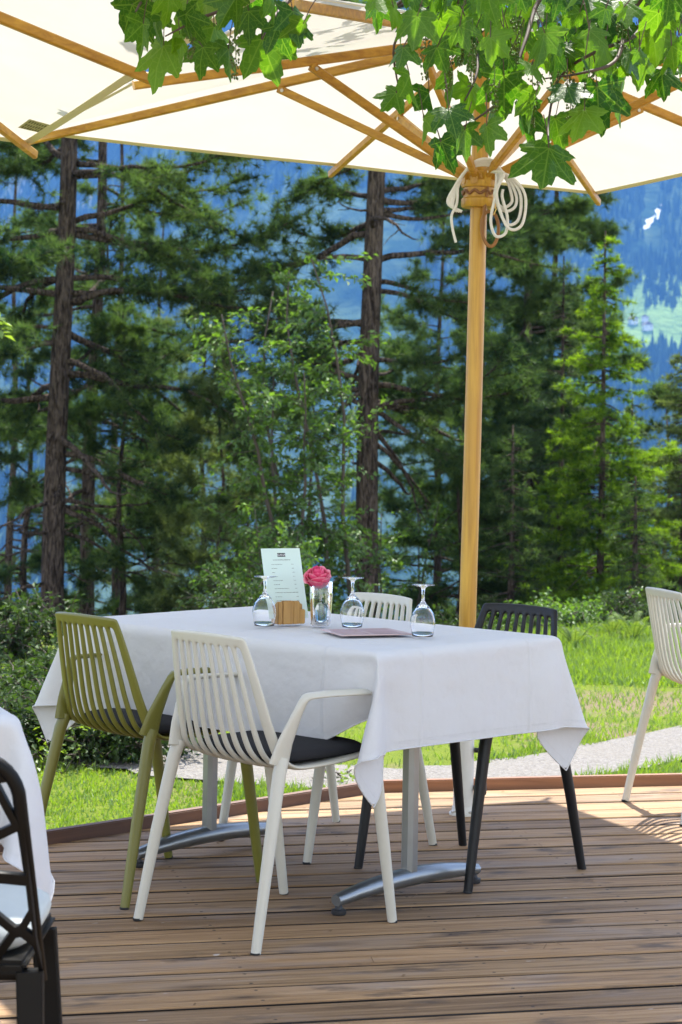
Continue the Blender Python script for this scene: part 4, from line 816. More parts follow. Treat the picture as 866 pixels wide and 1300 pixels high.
198,-1,0,-1,0,0,0,0,0,0,-1,1,0,0,0,0,0,0,1,0,0,1,0,1,0,1,0,1,1,0,1,1,0,1,1,0,1,1,0,1,1,0,1,1,0,1,1,0,1,0,1,0,0,1,0,0,0,0,0,0,0,0,0,-1,0,0,0,-1,0,0,-1,
301,-1,0,0,-1,0,0,0,0,0,0,0,0,0,0,0,0,1,0,0,1,0,0,1,0,1,1,0,1,0,1,1,0,1,1,0,1,1,1,0,1,1,0,1,1,0,1,0,1,0,1,0,0,1,0,0,0,1,0,0,-1,0,0,0,-1,0,0,-1,0,0,-1,
404,-1,0,0,-1,0,0,0,0,0,0,0,0,0,0,0,1,0,0,0,1,0,1,0,1,0,1,0,1,1,0,1,1,0,1,1,0,1,1,0,1,1,0,1,1,0,1,0,1,0,1,0,1,0,0,1,0,0,0,0,-1,0,0,0,-1,0,0,0,-1,0,-1,
507,-1,0,0,-1,0,0,0,0,0,0,1,0,0,0,0,0,0,0,0,1,0,1,0,1,0,1,0,1,1,0,1,1,0,1,1,0,1,1,1,0,1,1,0,1,0,1,1,0,1,0,0,1,0,1,0,0,0,0,0,-1,0,0,0,-1,0,0,0,-1,0,0,
610,0,-1,0,0,-1,0,0,0,0,0,1,0,0,0,0,0,0,0,1,0,0,1,0,1,0,1,1,0,1,0,1,1,1,0,1,1,0,1,1,0,1,1,0,1,1,0,1,0,1,0,1,0,0,1,0,0,0,0,0,0,0,-1,0,0,-1,0,0,-1,0,0,
713,0,0,0,-1,0,0,0,0,0,0,0,0,0,0,0,0,0,1,0,0,1,0,1,0,1,0,1,0,1,1,0,1,1,0,1,1,0,1,1,1,0,1,1,0,1,0,1,0,1,0,1,0,1,0,0,1,0,0,0,0,1,-1,-1,0,-1,-1,-1,-1,0,0,
821,0,-1,0,-1,1,0,1,-1,-1,-1,-2,0,-1,0,0,0,1,0,0,0,1,0,1,0,1,0,1,1,0,1,0,1,1,0,1,1,1,0,1,1,0,1,1,0,1,0,1,1,0,1,0,0,1,0,1,0,0,0,0,6,2,-3,-2,-2,-2,-2,-2,-2,0,1,
934,0,-1,-1,-1,1,2,0,-2,-2,-1,-10,0,0,0,0,0,0,0,0,0,1,0,1,0,1,0,1,1,0,1,1,0,1,1,0,1,1,0,1,1,0,1,1,0,1,1,0,1,0,1,0,1,0,0,1,0,0,1,-1,14,3,-4,-5,-4,-3,-4,-4,-3,0,1,
1052,-2,-2,-1,-1,1,5,0,-3,-4,-2,-21,0,0,0,0,0,0,0,0,1,0,0,1,0,1,1,0,1,0,1,1,0,1,1,0,1,1,1,0,1,1,0,1,1,0,1,0,1,0,1,0,1,0,1,0,0,1,0,0,23,5,-8,-8,-5,-5,-7,-6,-4,0,2,
1171,-3,-2,-2,-2,3,7,1,-6,-6,-2,-33,0,-1,0,0,0,0,0,0,1,0,1,0,1,0,1,0,1,1,0,1,1,0,1,1,0,1,1,0,1,1,0,1,1,0,1,0,1,1,0,1,0,1,0,0,1,0,0,1,33,6,-11,-11,-7,-8,-8,-9,-7,0,3,
1291,-4,-4,-3,-1,3,10,2,-8,-9,-2,-45,-1,-1,0,0,0,0,0,1,0,0,1,0,1,0,1,1,0,1,0,1,1,0,1,1,0,1,1,1,0,1,1,0,1,0,1,1,0,1,0,1,0,1,0,0,1,0,1,0,43,7,-14,-13,-11,-10,-12,-12,-9,1,3,
1407,-9,-2,-2,-2,5,12,3,-10,-9,-3,-57,-1,0,-1,0,0,0,0,1,0,0,1,0,1,0,1,1,0,1,1,0,1,0,1,1,1,0,1,1,0,1,1,0,1,1,0,1,0,1,0,1,0,1,0,1,0,1,0,1,51,6,-16,-18,-14,-13,-14,-14,-11,1,4,
1492,-3,0,1,2,8,16,4,-9,-7,0,-67,-1,-1,0,-1,0,0,1,0,0,1,0,0,1,1,0,1,0,1,1,0,1,1,0,1,1,0,1,1,1,0,1,1,0,1,0,1,0,1,0,1,1,0,0,1,0,1,2,1,55,7,-21,-22,-16,-15,-16,-16,-12,-1,8,
1573,-1,-1,-1,1,7,16,7,-1,3,17,-73,-7,-1,-1,-1,0,0,0,0,0,1,0,1,1,1,0,1,1,0,1,1,0,1,1,0,1,1,1,1,0,1,1,1,0,1,1,0,1,0,1,1,0,1,0,0,1,2,3,8,51,-9,-23,-26,-21,-20,-20,-20,-16,-2,6,
1666,1,-1,0,-1,1,3,-2,-9,-8,-7,9,-13,-3,-3,-4,-4,-3,-2,-1,-1,0,0,0,1,0,1,0,1,1,1,1,0,0,0,1,1,0,0,1,1,0,1,0,1,0,0,0,0,0,0,0,1,2,3,5,5,7,9,6,-4,-13,-20,-22,-21,-21,-21,-21,-15,-3,7,
1769,-3,-2,-2,-5,-12,-16,-30,-32,-22,-17,-22,-3,1,2,2,3,3,2,1,1,0,0,0,0,0,0,0,1,0,0,0,0,0,0,0,0,0,0,0,1,0,0,0,0,0,-1,0,0,0,0,0,1,4,7,13,-3,3,2,8,25,-16,-30,-23,-21,-20,-21,-19,-12,-2,0,
1863,-7,-10,-14,-22,-44,-52,-48,-24,-11,-12,-26,15,6,-2,-1,1,2,2,2,0,0,0,0,0,0,0,0,0,0,0,0,0,0,0,0,0,0,0,0,0,0,-1,0,0,0,0,0,0,0,0,0,2,5,12,18,0,4,-6,4,42,-11,-47,-35,-24,-20,-20,-17,-7,-1,-1,
1946,-29,-37,-47,-53,-64,-65,-41,3,8,-6,-27,22,17,-2,-4,-2,-1,0,0,0,0,0,0,0,0,0,0,0,0,0,0,0,0,0,0,0,0,0,0,0,-1,0,0,0,0,0,0,0,0,0,0,2,9,16,19,4,5,-11,-3,49,4,-48,-51,-35,-24,-19,-12,-4,-1,-1,
1961,-61,-57,-63,-68,-73,-65,-22,28,29,3,-26,21,26,4,-6,-6,-3,-3,-1,0,0,0,0,0,0,0,0,0,0,0,0,0,0,0,0,0,0,0,0,0,-1,0,0,0,0,0,0,0,0,-1,1,3,11,19,21,7,6,-14,-9,50,20,-34,-62,-51,-33,-19,-8,-4,-1,-2,
1909,-65,-66,-72,-74,-75,-59,-1,45,45,18,-21,18,30,10,-4,-7,-6,-4,-3,0,-1,0,0,0,0,1,0,0,0,0,0,0,0,0,0,0,0,0,0,-1,0,0,0,0,0,0,0,0,-1,0,1,4,13,22,22,10,3,-18,-11,52,30,-17,-56,-65,-44,-22,-10,-5,-3,-2,
1846,-73,-73,-76,-76,-69,-43,13,50,55,32,-13,18,30,16,1,-6,-6,-5,-3,-1,0,0,0,0,0,0,0,1,0,0,0,0,0,0,0,0,0,0,0,-1,0,0,0,0,0,0,0,-1,0,0,0,6,15,23,23,13,0,-21,-11,52,37,-3,-41,-66,-56,-30,-16,-9,-5,-4,
1769,-76,-76,-76,-70,-52,-24,15,46,56,41,-5,19,31,21,7,0,-3,-4,-2,-1,0,1,0,0,0,0,0,0,0,0,1,0,0,0,0,0,0,0,0,-1,0,1,-1,0,0,0,0,-1,0,-1,1,7,16,24,23,14,-1,-21,-12,52,42,8,-27,-54,-63,-44,-25,-14,-8,-6,
1686,-77,-76,-69,-50,-28,-10,9,33,50,43,-1,21,32,26,15,7,3,1,0,0,0,1,0,0,0,1,0,0,0,0,0,1,0,0,0,0,0,0,0,-1,0,1,-1,0,0,0,0,-1,-1,0,1,7,17,24,24,14,-1,-21,-12,51,46,16,-16,-42,-60,-54,-34,-21,-12,-8,
1601,-76,-68,-47,-26,-11,-4,3,18,37,40,-1,22,36,30,22,15,10,7,3,2,1,1,0,1,0,0,1,0,0,0,0,1,0,0,0,0,0,0,0,0,0,-1,0,0,0,0,-1,0,-1,0,0,7,18,24,24,16,-1,-20,-14,51,48,24,-6,-33,-51,-59,-44,-28,-17,-12,
1516,-76,-46,-17,-6,-3,-1,-1,1,22,44,-20,29,42,35,28,22,17,12,8,4,2,1,1,1,1,0,0,1,0,0,1,-1,0,1,0,0,0,0,0,0,0,-1,0,0,0,-1,0,-1,0,-1,-2,6,19,26,27,18,1,-21,-32,67,52,31,2,-25,-45,-58,-57,-35,-22,-14,
1376,65,70,73,78,79,80,78,73,69,64,39,-18,-29,-32,-33,-32,-28,-23,-13,-3,0,1,1,0,1,1,0,1,1,0,1,1,1,0,1,1,0,1,1,1,0,1,1,0,1,0,1,0,1,0,1,0,1,1,1,2,3,6,1,-13,-13,-12,-14,-27,-57,-68,-67,-68,-68,-67,
1471,63,66,70,74,78,79,79,74,70,61,34,-9,-26,-29,-29,-29,-25,-20,-12,-3,-1,1,1,0,1,1,0,1,1,0,1,1,1,0,1,1,1,0,1,1,0,1,1,0,1,0,1,0,1,0,1,0,1,1,1,1,4,4,0,-11,-13,-14,-21,-40,-59,-67,-68,-67,-68,-67,
1570,59,62,66,71,76,78,79,76,71,61,34,-7,-23,-27,-26,-26,-22,-18,-11,-3,0,0,1,0,1,1,0,1,1,1,0,1,1,0,1,1,1,0,1,1,0,1,1,0,1,0,1,0,1,0,1,0,1,0,1,2,3,4,0,-11,-13,-16,-29,-49,-63,-67,-68,-67,-69,-68,
1673,56,58,62,66,72,76,79,77,72,63,34,-6,-21,-23,-24,-22,-21,-16,-9,-3,0,0,1,1,0,1,1,0,1,1,0,1,1,1,0,1,1,0,1,1,1,0,1,0,1,0,1,0,1,0,1,0,1,0,1,1,3,4,0,-11,-14,-20,-37,-57,-65,-68,-67,-68,-71,-71,
1778,53,56,57,62,67,73,77,78,74,63,35,-5,-19,-20,-20,-20,-18,-14,-9,-2,0,0,1,1,0,1,1,0,1,1,0,1,1,1,0,1,1,1,0,1,1,0,1,0,1,1,0,1,0,1,0,0,1,0,1,1,2,3,1,-11,-16,-26,-46,-62,-66,-68,-68,-72,-78,-81,
1880,49,60,56,57,61,68,74,78,75,64,37,-4,-16,-18,-17,-18,-15,-13,-7,-2,0,0,1,1,0,1,1,0,1,1,1,0,1,1,0,1,1,1,0,1,1,0,1,1,0,1,0,1,0,1,0,1,0,0,1,0,2,3,0,-13,-17,-34,-54,-65,-67,-69,-73,-80,-87,-91,
1897,92,85,67,61,57,62,68,75,76,67,38,-3,-13,-15,-15,-15,-13,-11,-6,-2,0,1,0,1,1,0,1,1,0,1,1,0,1,1,1,0,1,1,1,0,1,1,0,1,0,1,0,1,0,1,0,1,0,1,0,0,1,2,0,-14,-22,-43,-60,-66,-69,-75,-83,-90,-93,-95,
1914,100,99,92,83,67,61,62,70,75,68,39,0,-10,-12,-13,-13,-11,-9,-6,-1,0,1,0,1,1,0,1,1,0,1,1,1,0,1,1,0,1,1,1,0,1,1,0,1,0,1,0,1,0,1,0,1,0,1,0,0,1,1,0,-17,-29,-52,-65,-70,-76,-86,-91,-95,-95,-95,
1929,101,101,101,98,91,81,68,65,71,69,42,3,-8,-10,-11,-11,-9,-8,-4,-1,0,1,0,1,1,0,1,1,1,0,1,1,0,1,1,1,0,1,1,0,1,1,0,1,1,0,1,0,0,1,0,1,0,1,0,0,1,0,-2,-20,-41,-59,-70,-80,-87,-93,-95,-96,-95,-93,
1940,102,102,102,102,101,98,91,80,72,69,48,5,-6,-8,-9,-9,-8,-6,-4,-1,0,1,1,0,1,1,1,0,1,1,0,1,1,0,1,1,1,0,1,1,1,0,1,0,1,0,1,0,1,0,1,0,1,0,1,0,0,-1,-3,-32,-54,-66,-83,-91,-94,-97,-97,-99,-99,-94,
1948,101,103,103,103,103,102,102,99,93,89,65,-2,-6,-7,-8,-7,-7,-6,-3,-1,1,1,0,1,1,1,1,0,1,1,0,1,1,0,1,1,1,1,1,0,1,1,0,1,0,0,1,0,1,0,1,0,1,0,1,1,1,-1,5,-66,-69,-84,-95,-99,-101,-102,-102,-103,-103,-103,
1949,102,103,103,104,104,104,105,106,108,120,24,-2,2,2,2,1,1,0,0,0,0,0,0,0,1,0,1,0,0,1,1,0,0,0,1,0,1,0,1,1,0,1,1,0,1,0,0,0,0,0,-1,0,0,-1,-1,-1,-2,-2,6,-40,-115,-102,-103,-102,-104,-103,-104,-104,-104,-103,
1946,103,103,103,104,104,104,106,107,110,116,27,-5,2,-2,0,0,0,0,0,0,0,0,0,0,0,0,0,0,0,0,0,0,0,0,0,0,0,0,0,0,0,0,0,0,0,0,0,0,0,0,0,0,0,0,0,0,0,0,14,-41,-107,-104,-104,-103,-104,-104,-104,-104,-103,-104,
1943,103,103,103,104,104,105,105,107,111,114,35,-9,1,-1,0,0,0,0,0,0,0,0,0,0,0,0,0,0,0,0,0,0,0,0,0,0,0,0,0,0,0,0,0,0,0,0,0,0,0,0,0,0,0,0,0,0,0,0,15,-42,-107,-105,-104,-104,-104,-104,-104,-104,-103,-104,
1940,103,104,103,104,104,105,105,106,110,112,44,-12,0,0,0,0,0,0,0,0,0,0,0,0,0,0,0,0,0,0,0,0,0,0,0,0,0,0,0,0,0,0,0,0,0,0,0,0,0,0,0,0,0,0,0,0,0,0,17,-46,-106,-105,-104,-104,-104,-104,-104,-104,-103,-104,
1938,103,104,103,104,104,105,105,105,108,111,51,-13,0,0,0,0,0,0,0,0,0,0,0,0,0,0,0,0,0,0,0,0,0,0,0,0,0,0,0,0,0,0,0,0,0,0,0,0,0,0,0,0,0,0,0,0,0,0,18,-49,-105,-104,-104,-104,-104,-105,-104,-104,-104,-103,
1936,103,104,104,104,104,104,105,105,106,109,58,-14,0,0,0,0,0,0,0,0,0,0,0,0,0,0,0,0,0,0,0,0,0,0,0,0,0,0,0,0,0,0,0,0,0,0,0,0,0,0,0,0,0,0,0,0,0,1,19,-52,-105,-104,-104,-104,-104,-104,-104,-105,-104,-103,
1934,104,104,104,104,104,104,104,105,105,107,64,-15,0,0,0,0,0,0,0,0,0,0,0,0,0,0,0,0,0,0,0,0,0,0,0,0,0,0,0,0,0,0,0,0,0,0,0,0,0,0,0,0,0,0,0,0,0,1,19,-53,-105,-104,-104,-104,-104,-104,-105,-104,-104,-104,
1933,104,104,104,104,104,104,105,104,105,105,68,-16,0,0,0,0,0,0,0,0,0,0,0,0,0,0,0,0,0,0,0,0,0,0,0,0,0,0,0,0,0,0,0,0,0,0,0,0,0,0,0,0,0,0,0,0,0,0,21,-55,-105,-104,-104,-105,-104,-104,-104,-104,-104,-104,
1933,105,104,104,104,104,104,104,104,104,105,69,-16,0,0,0,0,0,0,0,0,0,0,0,0,0,0,0,0,0,0,0,0,0,0,0,0,0,0,0,0,0,0,0,0,0,0,0,0,0,0,0,0,0,0,0,0,0,0,21,-57,-104,-105,-104,-104,-104,-104,-104,-104,-104,-104,
1935,104,104,104,104,104,104,104,104,104,105,69,-17,0,0,0,0,0,0,0,0,0,0,0,0,0,0,0,0,0,0,0,0,0,0,0,0,0,0,0,0,0,0,0,0,0,0,0,0,0,0,0,0,0,0,0,0,0,0,21,-57,-105,-105,-104,-104,-104,-104,-104,-104,-104,-104,
1936,104,104,104,104,104,104,104,104,104,105,69,-18,0,0,0,0,0,0,0,0,0,0,0,0,0,0,0,0,0,0,0,0,0,0,0,0,0,0,0,0,0,0,0,0,0,0,0,0,0,0,0,0,0,0,0,0,0,0,21,-59,-105,-104,-104,-104,-104,-104,-104,-104,-104,-104,
1937,104,104,104,104,104,104,104,104,104,105,69,-19,0,0,0,0,0,0,0,0,0,0,0,0,0,0,0,0,0,0,0,0,0,0,0,0,0,0,0,0,0,0,0,0,0,0,0,0,0,0,0,0,0,0,0,0,0,0,22,-61,-105,-104,-104,-104,-104,-104,-104,-104,-104,-104,
1938,104,104,104,104,104,104,104,104,105,105,67,-19,0,0,0,0,0,0,0,0,0,0,0,0,0,0,0,0,0,0,0,0,0,0,0,0,0,0,0,0,0,0,0,0,0,0,0,0,0,0,0,0,0,0,0,0,0,0,22,-62,-105,-104,-105,-104,-104,-104,-104,-104,-104,-104,
1939,104,104,104,105,104,104,104,104,104,105,67,-20,0,0,0,0,0,0,0,0,0,0,0,0,0,0,0,0,0,0,0,0,0,0,0,0,0,0,0,0,0,0,0,0,0,0,0,0,0,0,0,0,0,0,0,0,0,0,22,-63,-105,-105,-104,-104,-104,-104,-104,-104,-104,-104,
1941,104,104,104,104,104,104,104,104,104,105,66,-20,0,0,0,0,0,0,0,0,0,0,0,0,0,0,0,0,0,0,0,0,0,0,0,0,0,0,0,0,0,0,0,0,0,0,0,0,0,0,0,0,0,0,0,0,0,0,21,-64,-105,-104,-104,-104,-104,-104,-104,-104,-104,-104,
1942,104,104,104,104,104,104,104,104,105,105,65,-21,0,0,0,0,0,0,0,0,0,0,0,0,0,0,0,0,0,0,0,0,0,0,0,0,0,0,0,0,0,0,0,0,0,0,0,0,0,0,0,0,0,0,0,0,0,0,21,-65,-105,-104,-105,-104,-104,-104,-104,-104,-104,-104,
1943,104,104,104,104,104,105,104,104,104,105,64,-21,0,0,0,0,0,0,0,0,0,0,0,0,0,0,0,0,0,0,0,0,0,0,0,0,0,0,0,0,0,0,0,0,0,0,0,0,0,0,0,0,0,0,0,0,0,0,20,-66,-105,-104,-104,-104,-104,-104,-104,-104,-104,-104,
1945,104,104,104,104,104,104,104,104,104,106,63,-22,0,0,0,0,0,0,0,0,0,0,0,0,0,0,0,0,0,0,0,0,0,0,0,0,0,0,0,0,0,0,0,0,0,0,0,0,0,0,0,0,0,0,0,0,0,0,20,-67,-105,-104,-104,-104,-104,-104,-104,-104,-104,-104,
1946,104,104,104,104,104,104,104,104,105,105,62,-22,0,0,0,0,0,0,0,0,0,0,0,0,0,0,0,0,0,0,0,0,0,0,0,0,0,0,0,0,0,0,0,0,0,0,0,0,0,0,0,0,0,0,0,0,0,0,19,-67,-105,-104,-105,-104,-104,-104,-104,-104,-104,-104,
1947,104,104,104,104,104,104,104,104,105,105,60,-21,0,0,0,0,0,0,0,0,0,0,0,0,0,0,0,0,0,0,0,0,0,0,0,0,0,0,0,0,0,0,0,0,0,0,0,0,0,0,0,0,0,0,0,0,0,0,19,-69,-105,-104,-104,-104,-104,-104,-104,-104,-104,-104,
1948,104,104,104,104,105,104,104,104,104,105,59,-21,0,0,0,0,0,0,0,0,0,0,0,0,0,0,0,0,0,0,0,0,0,0,0,0,0,0,0,0,0,0,0,0,0,0,0,0,0,0,0,0,0,0,0,0,0,0,18,-69,-105,-104,-104,-104,-104,-104,-104,-104,-104,-104,
1950,104,104,104,104,104,104,104,104,104,105,58,-21,0,0,0,0,0,0,0,0,0,0,0,0,0,0,0,0,0,0,0,0,0,0,0,0,0,0,0,0,0,0,0,0,0,0,0,0,0,0,0,0,0,0,0,0,0,0,17,-69,-105,-104,-104,-104,-104,-104,-104,-104,-104,-104,
1951,104,104,104,104,104,104,104,104,104,105,57,-21,0,0,0,0,0,0,0,0,0,0,0,0,0,0,0,0,0,0,0,0,0,0,0,0,0,0,0,0,0,0,0,0,0,0,0,0,0,0,0,0,0,0,0,0,0,0,16,-68,-104,-104,-104,-104,-103,-104,-104,-103,-104,-105,
1951,104,104,104,104,104,104,104,104,105,106,54,-20,0,0,0,0,0,0,0,0,0,0,0,0,0,0,0,0,0,0,0,0,0,0,0,0,0,0,0,0,0,0,0,0,0,0,0,0,0,0,0,0,0,0,0,0,0,0,16,-65,-105,-103,-104,-102,-103,-103,-102,-103,-102,-104,
1950,104,104,104,104,104,104,104,105,106,107,52,-19,-1,0,0,0,0,0,0,0,0,0,0,0,0,0,0,0,0,0,0,0,0,0,0,0,0,0,0,0,0,0,0,0,0,0,0,0,0,0,0,0,0,0,0,0,0,0,15,-60,-104,-103,-102,-102,-101,-101,-101,-101,-101,-102,
1949,104,103,104,104,104,104,105,105,107,110,48,-18,-1,0,0,0,0,0,0,0,0,0,0,0,0,0,0,0,0,0,0,0,0,0,0,0,0,0,0,0,0,0,0,0,0,0,0,0,0,0,0,0,0,0,0,0,0,0,14,-53,-104,-103,-101,-99,-100,-99,-99,-99,-99,-99,
1947,104,103,104,104,104,104,105,106,108,114,43,-17,-1,0,0,0,0,0,0,0,0,0,0,0,0,0,0,0,0,0,0,0,0,0,0,0,0,0,0,0,0,0,0,0,0,0,0,0,0,0,0,0,0,0,0,0,0,0,13,-46,-104,-101,-100,-98,-97,-98,-96,-97,-96,-97,
1945,104,103,104,104,103,104,106,106,110,117,39,-17,0,0,0,0,0,0,0,0,0,0,0,0,0,0,0,0,0,0,0,0,0,0,0,0,0,0,0,0,0,0,0,0,0,0,0,0,0,0,0,0,0,0,0,0,0,0,11,-38,-103,-100,-99,-96,-95,-95,-94,-95,-94,-94,
1944,104,103,104,103,104,104,105,106,111,121,35,-16,0,0,0,0,0,0,0,0,0,0,0,0,0,0,0,0,0,0,0,0,0,0,0,0,0,0,0,0,0,0,0,0,0,0,0,0,0,0,0,0,0,0,0,0,1,-1,9,-30,-102,-100,-96,-94,-93,-93,-93,-93,-93,-91,
1948,103,103,102,103,103,103,106,106,110,123,32,-14,0,0,0,0,0,0,0,0,0,0,0,0,0,0,0,0,0,0,0,0,0,0,0,0,0,0,0,0,0,0,0,0,0,0,0,0,0,0,0,0,0,0,0,0,2,-1,4,-22,-102,-98,-95,-93,-93,-92,-92,-92,-92,-91,
1954,101,102,103,103,103,103,105,103,108,131,32,-7,1,2,1,2,0,1,0,0,1,0,0,0,0,-1,0,-1,0,-1,-1,-1,0,-1,0,-1,0,0,-1,0,-1,0,-1,0,0,-1,0,0,0,0,0,0,0,0,-2,-1,-2,-3,2,-19,-111,-97,-94,-92,-92,-91,-91,-92,-90,-85,
1948,102,103,103,102,103,102,100,97,95,91,85,-13,-3,-5,-6,-6,-5,-5,-3,-1,0,-1,0,-1,0,0,-1,-1,0,-1,0,-1,-1,-1,-1,-1,0,-1,-1,0,-1,-1,-1,0,-1,-1,-1,-1,0,-1,0,1,4,5,6,7,6,5,1,-47,-94,-91,-91,-90,-90,-91,-91,-90,-91,-86,
1940,102,102,102,100,97,95,86,82,84,84,54,1,-5,-7,-8,-9,-7,-7,-4,-1,-1,-1,0,-1,0,-1,0,-1,-1,0,-1,-1,0,-1,-1,-1,0,-1,-1,0,-1,-1,-1,0,-1,-1,0,-1,-1,0,-1,1,3,4,4,6,4,4,-3,-28,-61,-87,-90,-89,-89,-89,-89,-90,-90,-90,
1929,100,98,96,90,81,78,77,82,89,86,47,-1,-9,-11,-13,-12,-12,-9,-6,-3,0,-1,0,-1,-1,0,-1,0,-1,-1,0,-1,-1,-1,0,-1,-1,0,-1,-1,0,-1,-1,-1,0,-1,-1,0,-1,-1,0,1,2,3,3,5,4,4,-1,-16,-36,-80,-93,-91,-88,-88,-88,-89,-89,-88,
1914,86,84,78,76,74,77,81,90,94,84,44,-3,-14,-16,-17,-17,-16,-13,-9,-3,-1,0,-1,0,-1,0,-1,0,-1,-1,0,-1,-1,-1,0,-1,-1,-1,0,-1,-1,0,-1,-1,0,-1,-1,0,-1,-1,0,0,2,2,3,4,4,4,1,-12,-22,-55,-91,-96,-92,-88,-88,-87,-88,-88,
1860,70,74,73,74,77,82,88,95,95,82,42,-4,-19,-21,-23,-22,-21,-16,-11,-4,-1,0,-1,0,-1,0,-1,-1,0,-1,-1,0,-1,-1,0,-1,-1,-1,0,-1,-1,0,-1,-1,-1,0,-1,-1,0,-1,0,0,1,2,3,3,4,4,2,-10,-14,-33,-74,-98,-97,-93,-89,-88,-87,-87,
1770,72,73,75,77,82,88,95,97,93,80,41,-6,-23,-27,-27,-28,-26,-20,-13,-5,-1,0,-1,0,-1,0,-1,-1,0,-1,-1,0,-1,-1,-1,0,-1,-1,0,-1,-1,-1,0,-1,-1,0,-1,-1,0,-1,0,0,1,2,2,4,3,5,2,-9,-12,-20,-47,-90,-102,-98,-93,-90,-88,-88,
1679,74,76,78,82,88,93,97,97,91,79,40,-8,-27,-31,-34,-33,-31,-24,-15,-6,-1,0,-1,0,-1,-1,0,-1,0,-1,-1,0,-1,-1,-1,0,-1,-1,-1,0,-1,-1,0,-1,-1,0,-1,-1,0,-1,0,0,1,2,2,3,4,5,3,-9,-10,-16,-28,-66,-100,-102,-98,-94,-91,-90,
1591,77,78,83,87,92,97,98,95,90,78,39,-10,-30,-37,-39,-39,-35,-29,-17,-7,-1,0,-1,-1,0,-1,0,-1,-1,0,-1,-1,0,-1,-1,-1,0,-1,-1,0,-1,-1,-1,0,-1,-1,0,-1,0,-1,0,0,1,1,3,3,4,6,2,-8,-10,-13,-19,-38,-86,-105,-103,-98,-95,-92,
1506,80,83,86,92,96,98,97,94,89,77,38,-12,-34,-42,-45,-44,-40,-32,-20,-8,-1,-1,0,-1,0,-1,0,-1,-1,0,-1,-1,0,-1,-1,-1,0,-1,-1,0,-1,-1,-1,0,-1,-1,0,-1,-1,0,-1,0,1,2,2,3,5,6,3,-8,-9,-13,-16,-24,-58,-97,-106,-102,-99,-96,
1424,84,87,91,95,97,99,96,93,87,77,38,-15,-37,-47,-50,-51,-45,-36,-23,-8,-1,-1,0,-1,0,-1,0,-1,-1,0,-1,-1,0,-1,-1,-1,0,-1,-1,-1,0,-1,-1,0,-1,-1,0,-1,-1,0,-1,0,1,2,2,3,5,6,3,-7,-8,-12,-15,-19,-33,-76,-106,-106,-102,-100,
1347,86,91,94,97,99,99,96,91,87,82,41,-25,-42,-52,-57,-57,-51,-41,-26,-7,0,-1,0,-1,0,-1,-1,0,-1,0,-1,-1,-1,0,-1,-1,-1,0,-1,-1,0,-1,-1,-1,0,-1,-1,0,-1,0,-1,0,1,1,3,3,4,7,6,-9,-7,-11,-15,-17,-17,-34,-111,-110,-106,-102]
def cloth_points():
    return np.moveaxis(np.cumsum(np.array(CLOTH, float).reshape(3, 53, 71), 2), 0, -1)/4000.
def make_cloth_mat():
    g = G('white_tablecloth'); o = g.obj(); s = g.n('SeparateXYZ', i_Vector=o)
    wv = g.math('ADD', g.math('SINE', g.math('MULTIPLY', s.outputs['X'], 2400.)), g.math('SINE', g.math('MULTIPLY', s.outputs['Y'], 2400.)))
    n = g.noise(o, 7, 3); n2 = g.noise(o, 24, 3)
    # ironed fold lines across and along the cloth
    fold = None
    u = g.n('UVMap', uv_map='cloth')
    su = g.n('SeparateXYZ', i_Vector=u)
    for ax, ps in (('X', (.25, .5, .75)), ('Y', (.31, .66))):
        for p in ps:
            f = g.math('SUBTRACT', 1., g.math('MINIMUM', g.math('DIVIDE', g.math('ABSOLUTE', g.math('SUBTRACT', su.outputs[ax], p)), .006), 1.))
            fold = f if fold is None else g.math('ADD', fold, f)
    for ax, w_ in (('X', .0100), ('Y', .0136)):                     # stitched seam of the turned hem
        ed = g.math('SUBTRACT', .5, g.math('ABSOLUTE', g.math('SUBTRACT', su.outputs[ax], .5)))
        fold = g.math('SUBTRACT', fold, g.math('MULTIPLY', g.math('LESS_THAN', g.math('ABSOLUTE', g.math('SUBTRACT', ed, w_)), .0016), 1.2))
    h = g.math('ADD', g.math('MULTIPLY', fold, .2), g.math('ADD', g.math('MULTIPLY', n, 1.0), g.math('MULTIPLY', n2, .28)))
    bmp = g.n('Bump', i_Height=h, i_Strength=.9, i_Distance=.012)
    fine = g.n('Bump', i_Height=wv, i_Strength=.08, i_Distance=.0004, i_Normal=bmp.outputs[0])
    p = g.pr(i_Base_Color=(.70, .70, .71), i_Roughness=.85, i_Specular_IOR_Level=.2, i_Normal=fine.outputs[0], i_Sheen_Weight=.15)
    t = g.n('BsdfTranslucent', i_Color=(.76, .75, .77))
    return g.done(g.n('MixShader', i_0=.26, i_1=p.outputs[0], i_2=t.outputs[0]))
cloth_m = make_cloth_mat()
def make_cloth_mesh():
    P = cloth_points(); me = grid_mesh('tablecloth', P); uv = me.uv_layers.new(name='cloth')
    ny, nx = P.shape[:2]; vi = np.empty(len(me.loops), np.int32); me.loops.foreach_get('vertex_index', vi)
    uv.data.foreach_set('uv', np.stack([(vi % nx)/(nx-1), (vi//nx)/(ny-1)], -1).astype(np.float32).ravel())
    return me
cm = make_cloth_mesh()
hem_idx = None
def place_cloth(loc, rz, label):
    o = bpy.data.objects.new('tablecloth', cm); COL.objects.link(o); o.location = loc; o.rotation_euler = (0, 0, rz)
    if not cm.materials: cm.materials.append(cloth_m); cm.shade_smooth()
    so = o.modifiers.new('thickness', 'SOLIDIFY'); so.thickness = .0012
    su = o.modifiers.new('smooth', 'SUBSURF'); su.levels = su.render_levels = 2
    tag(o, label, 'tablecloth', 'white tablecloths'); return o
cl = place_cloth((-.09, 6.15, 0), TA, 'white tablecloth with pointed hanging corners on the laid table in the middle')
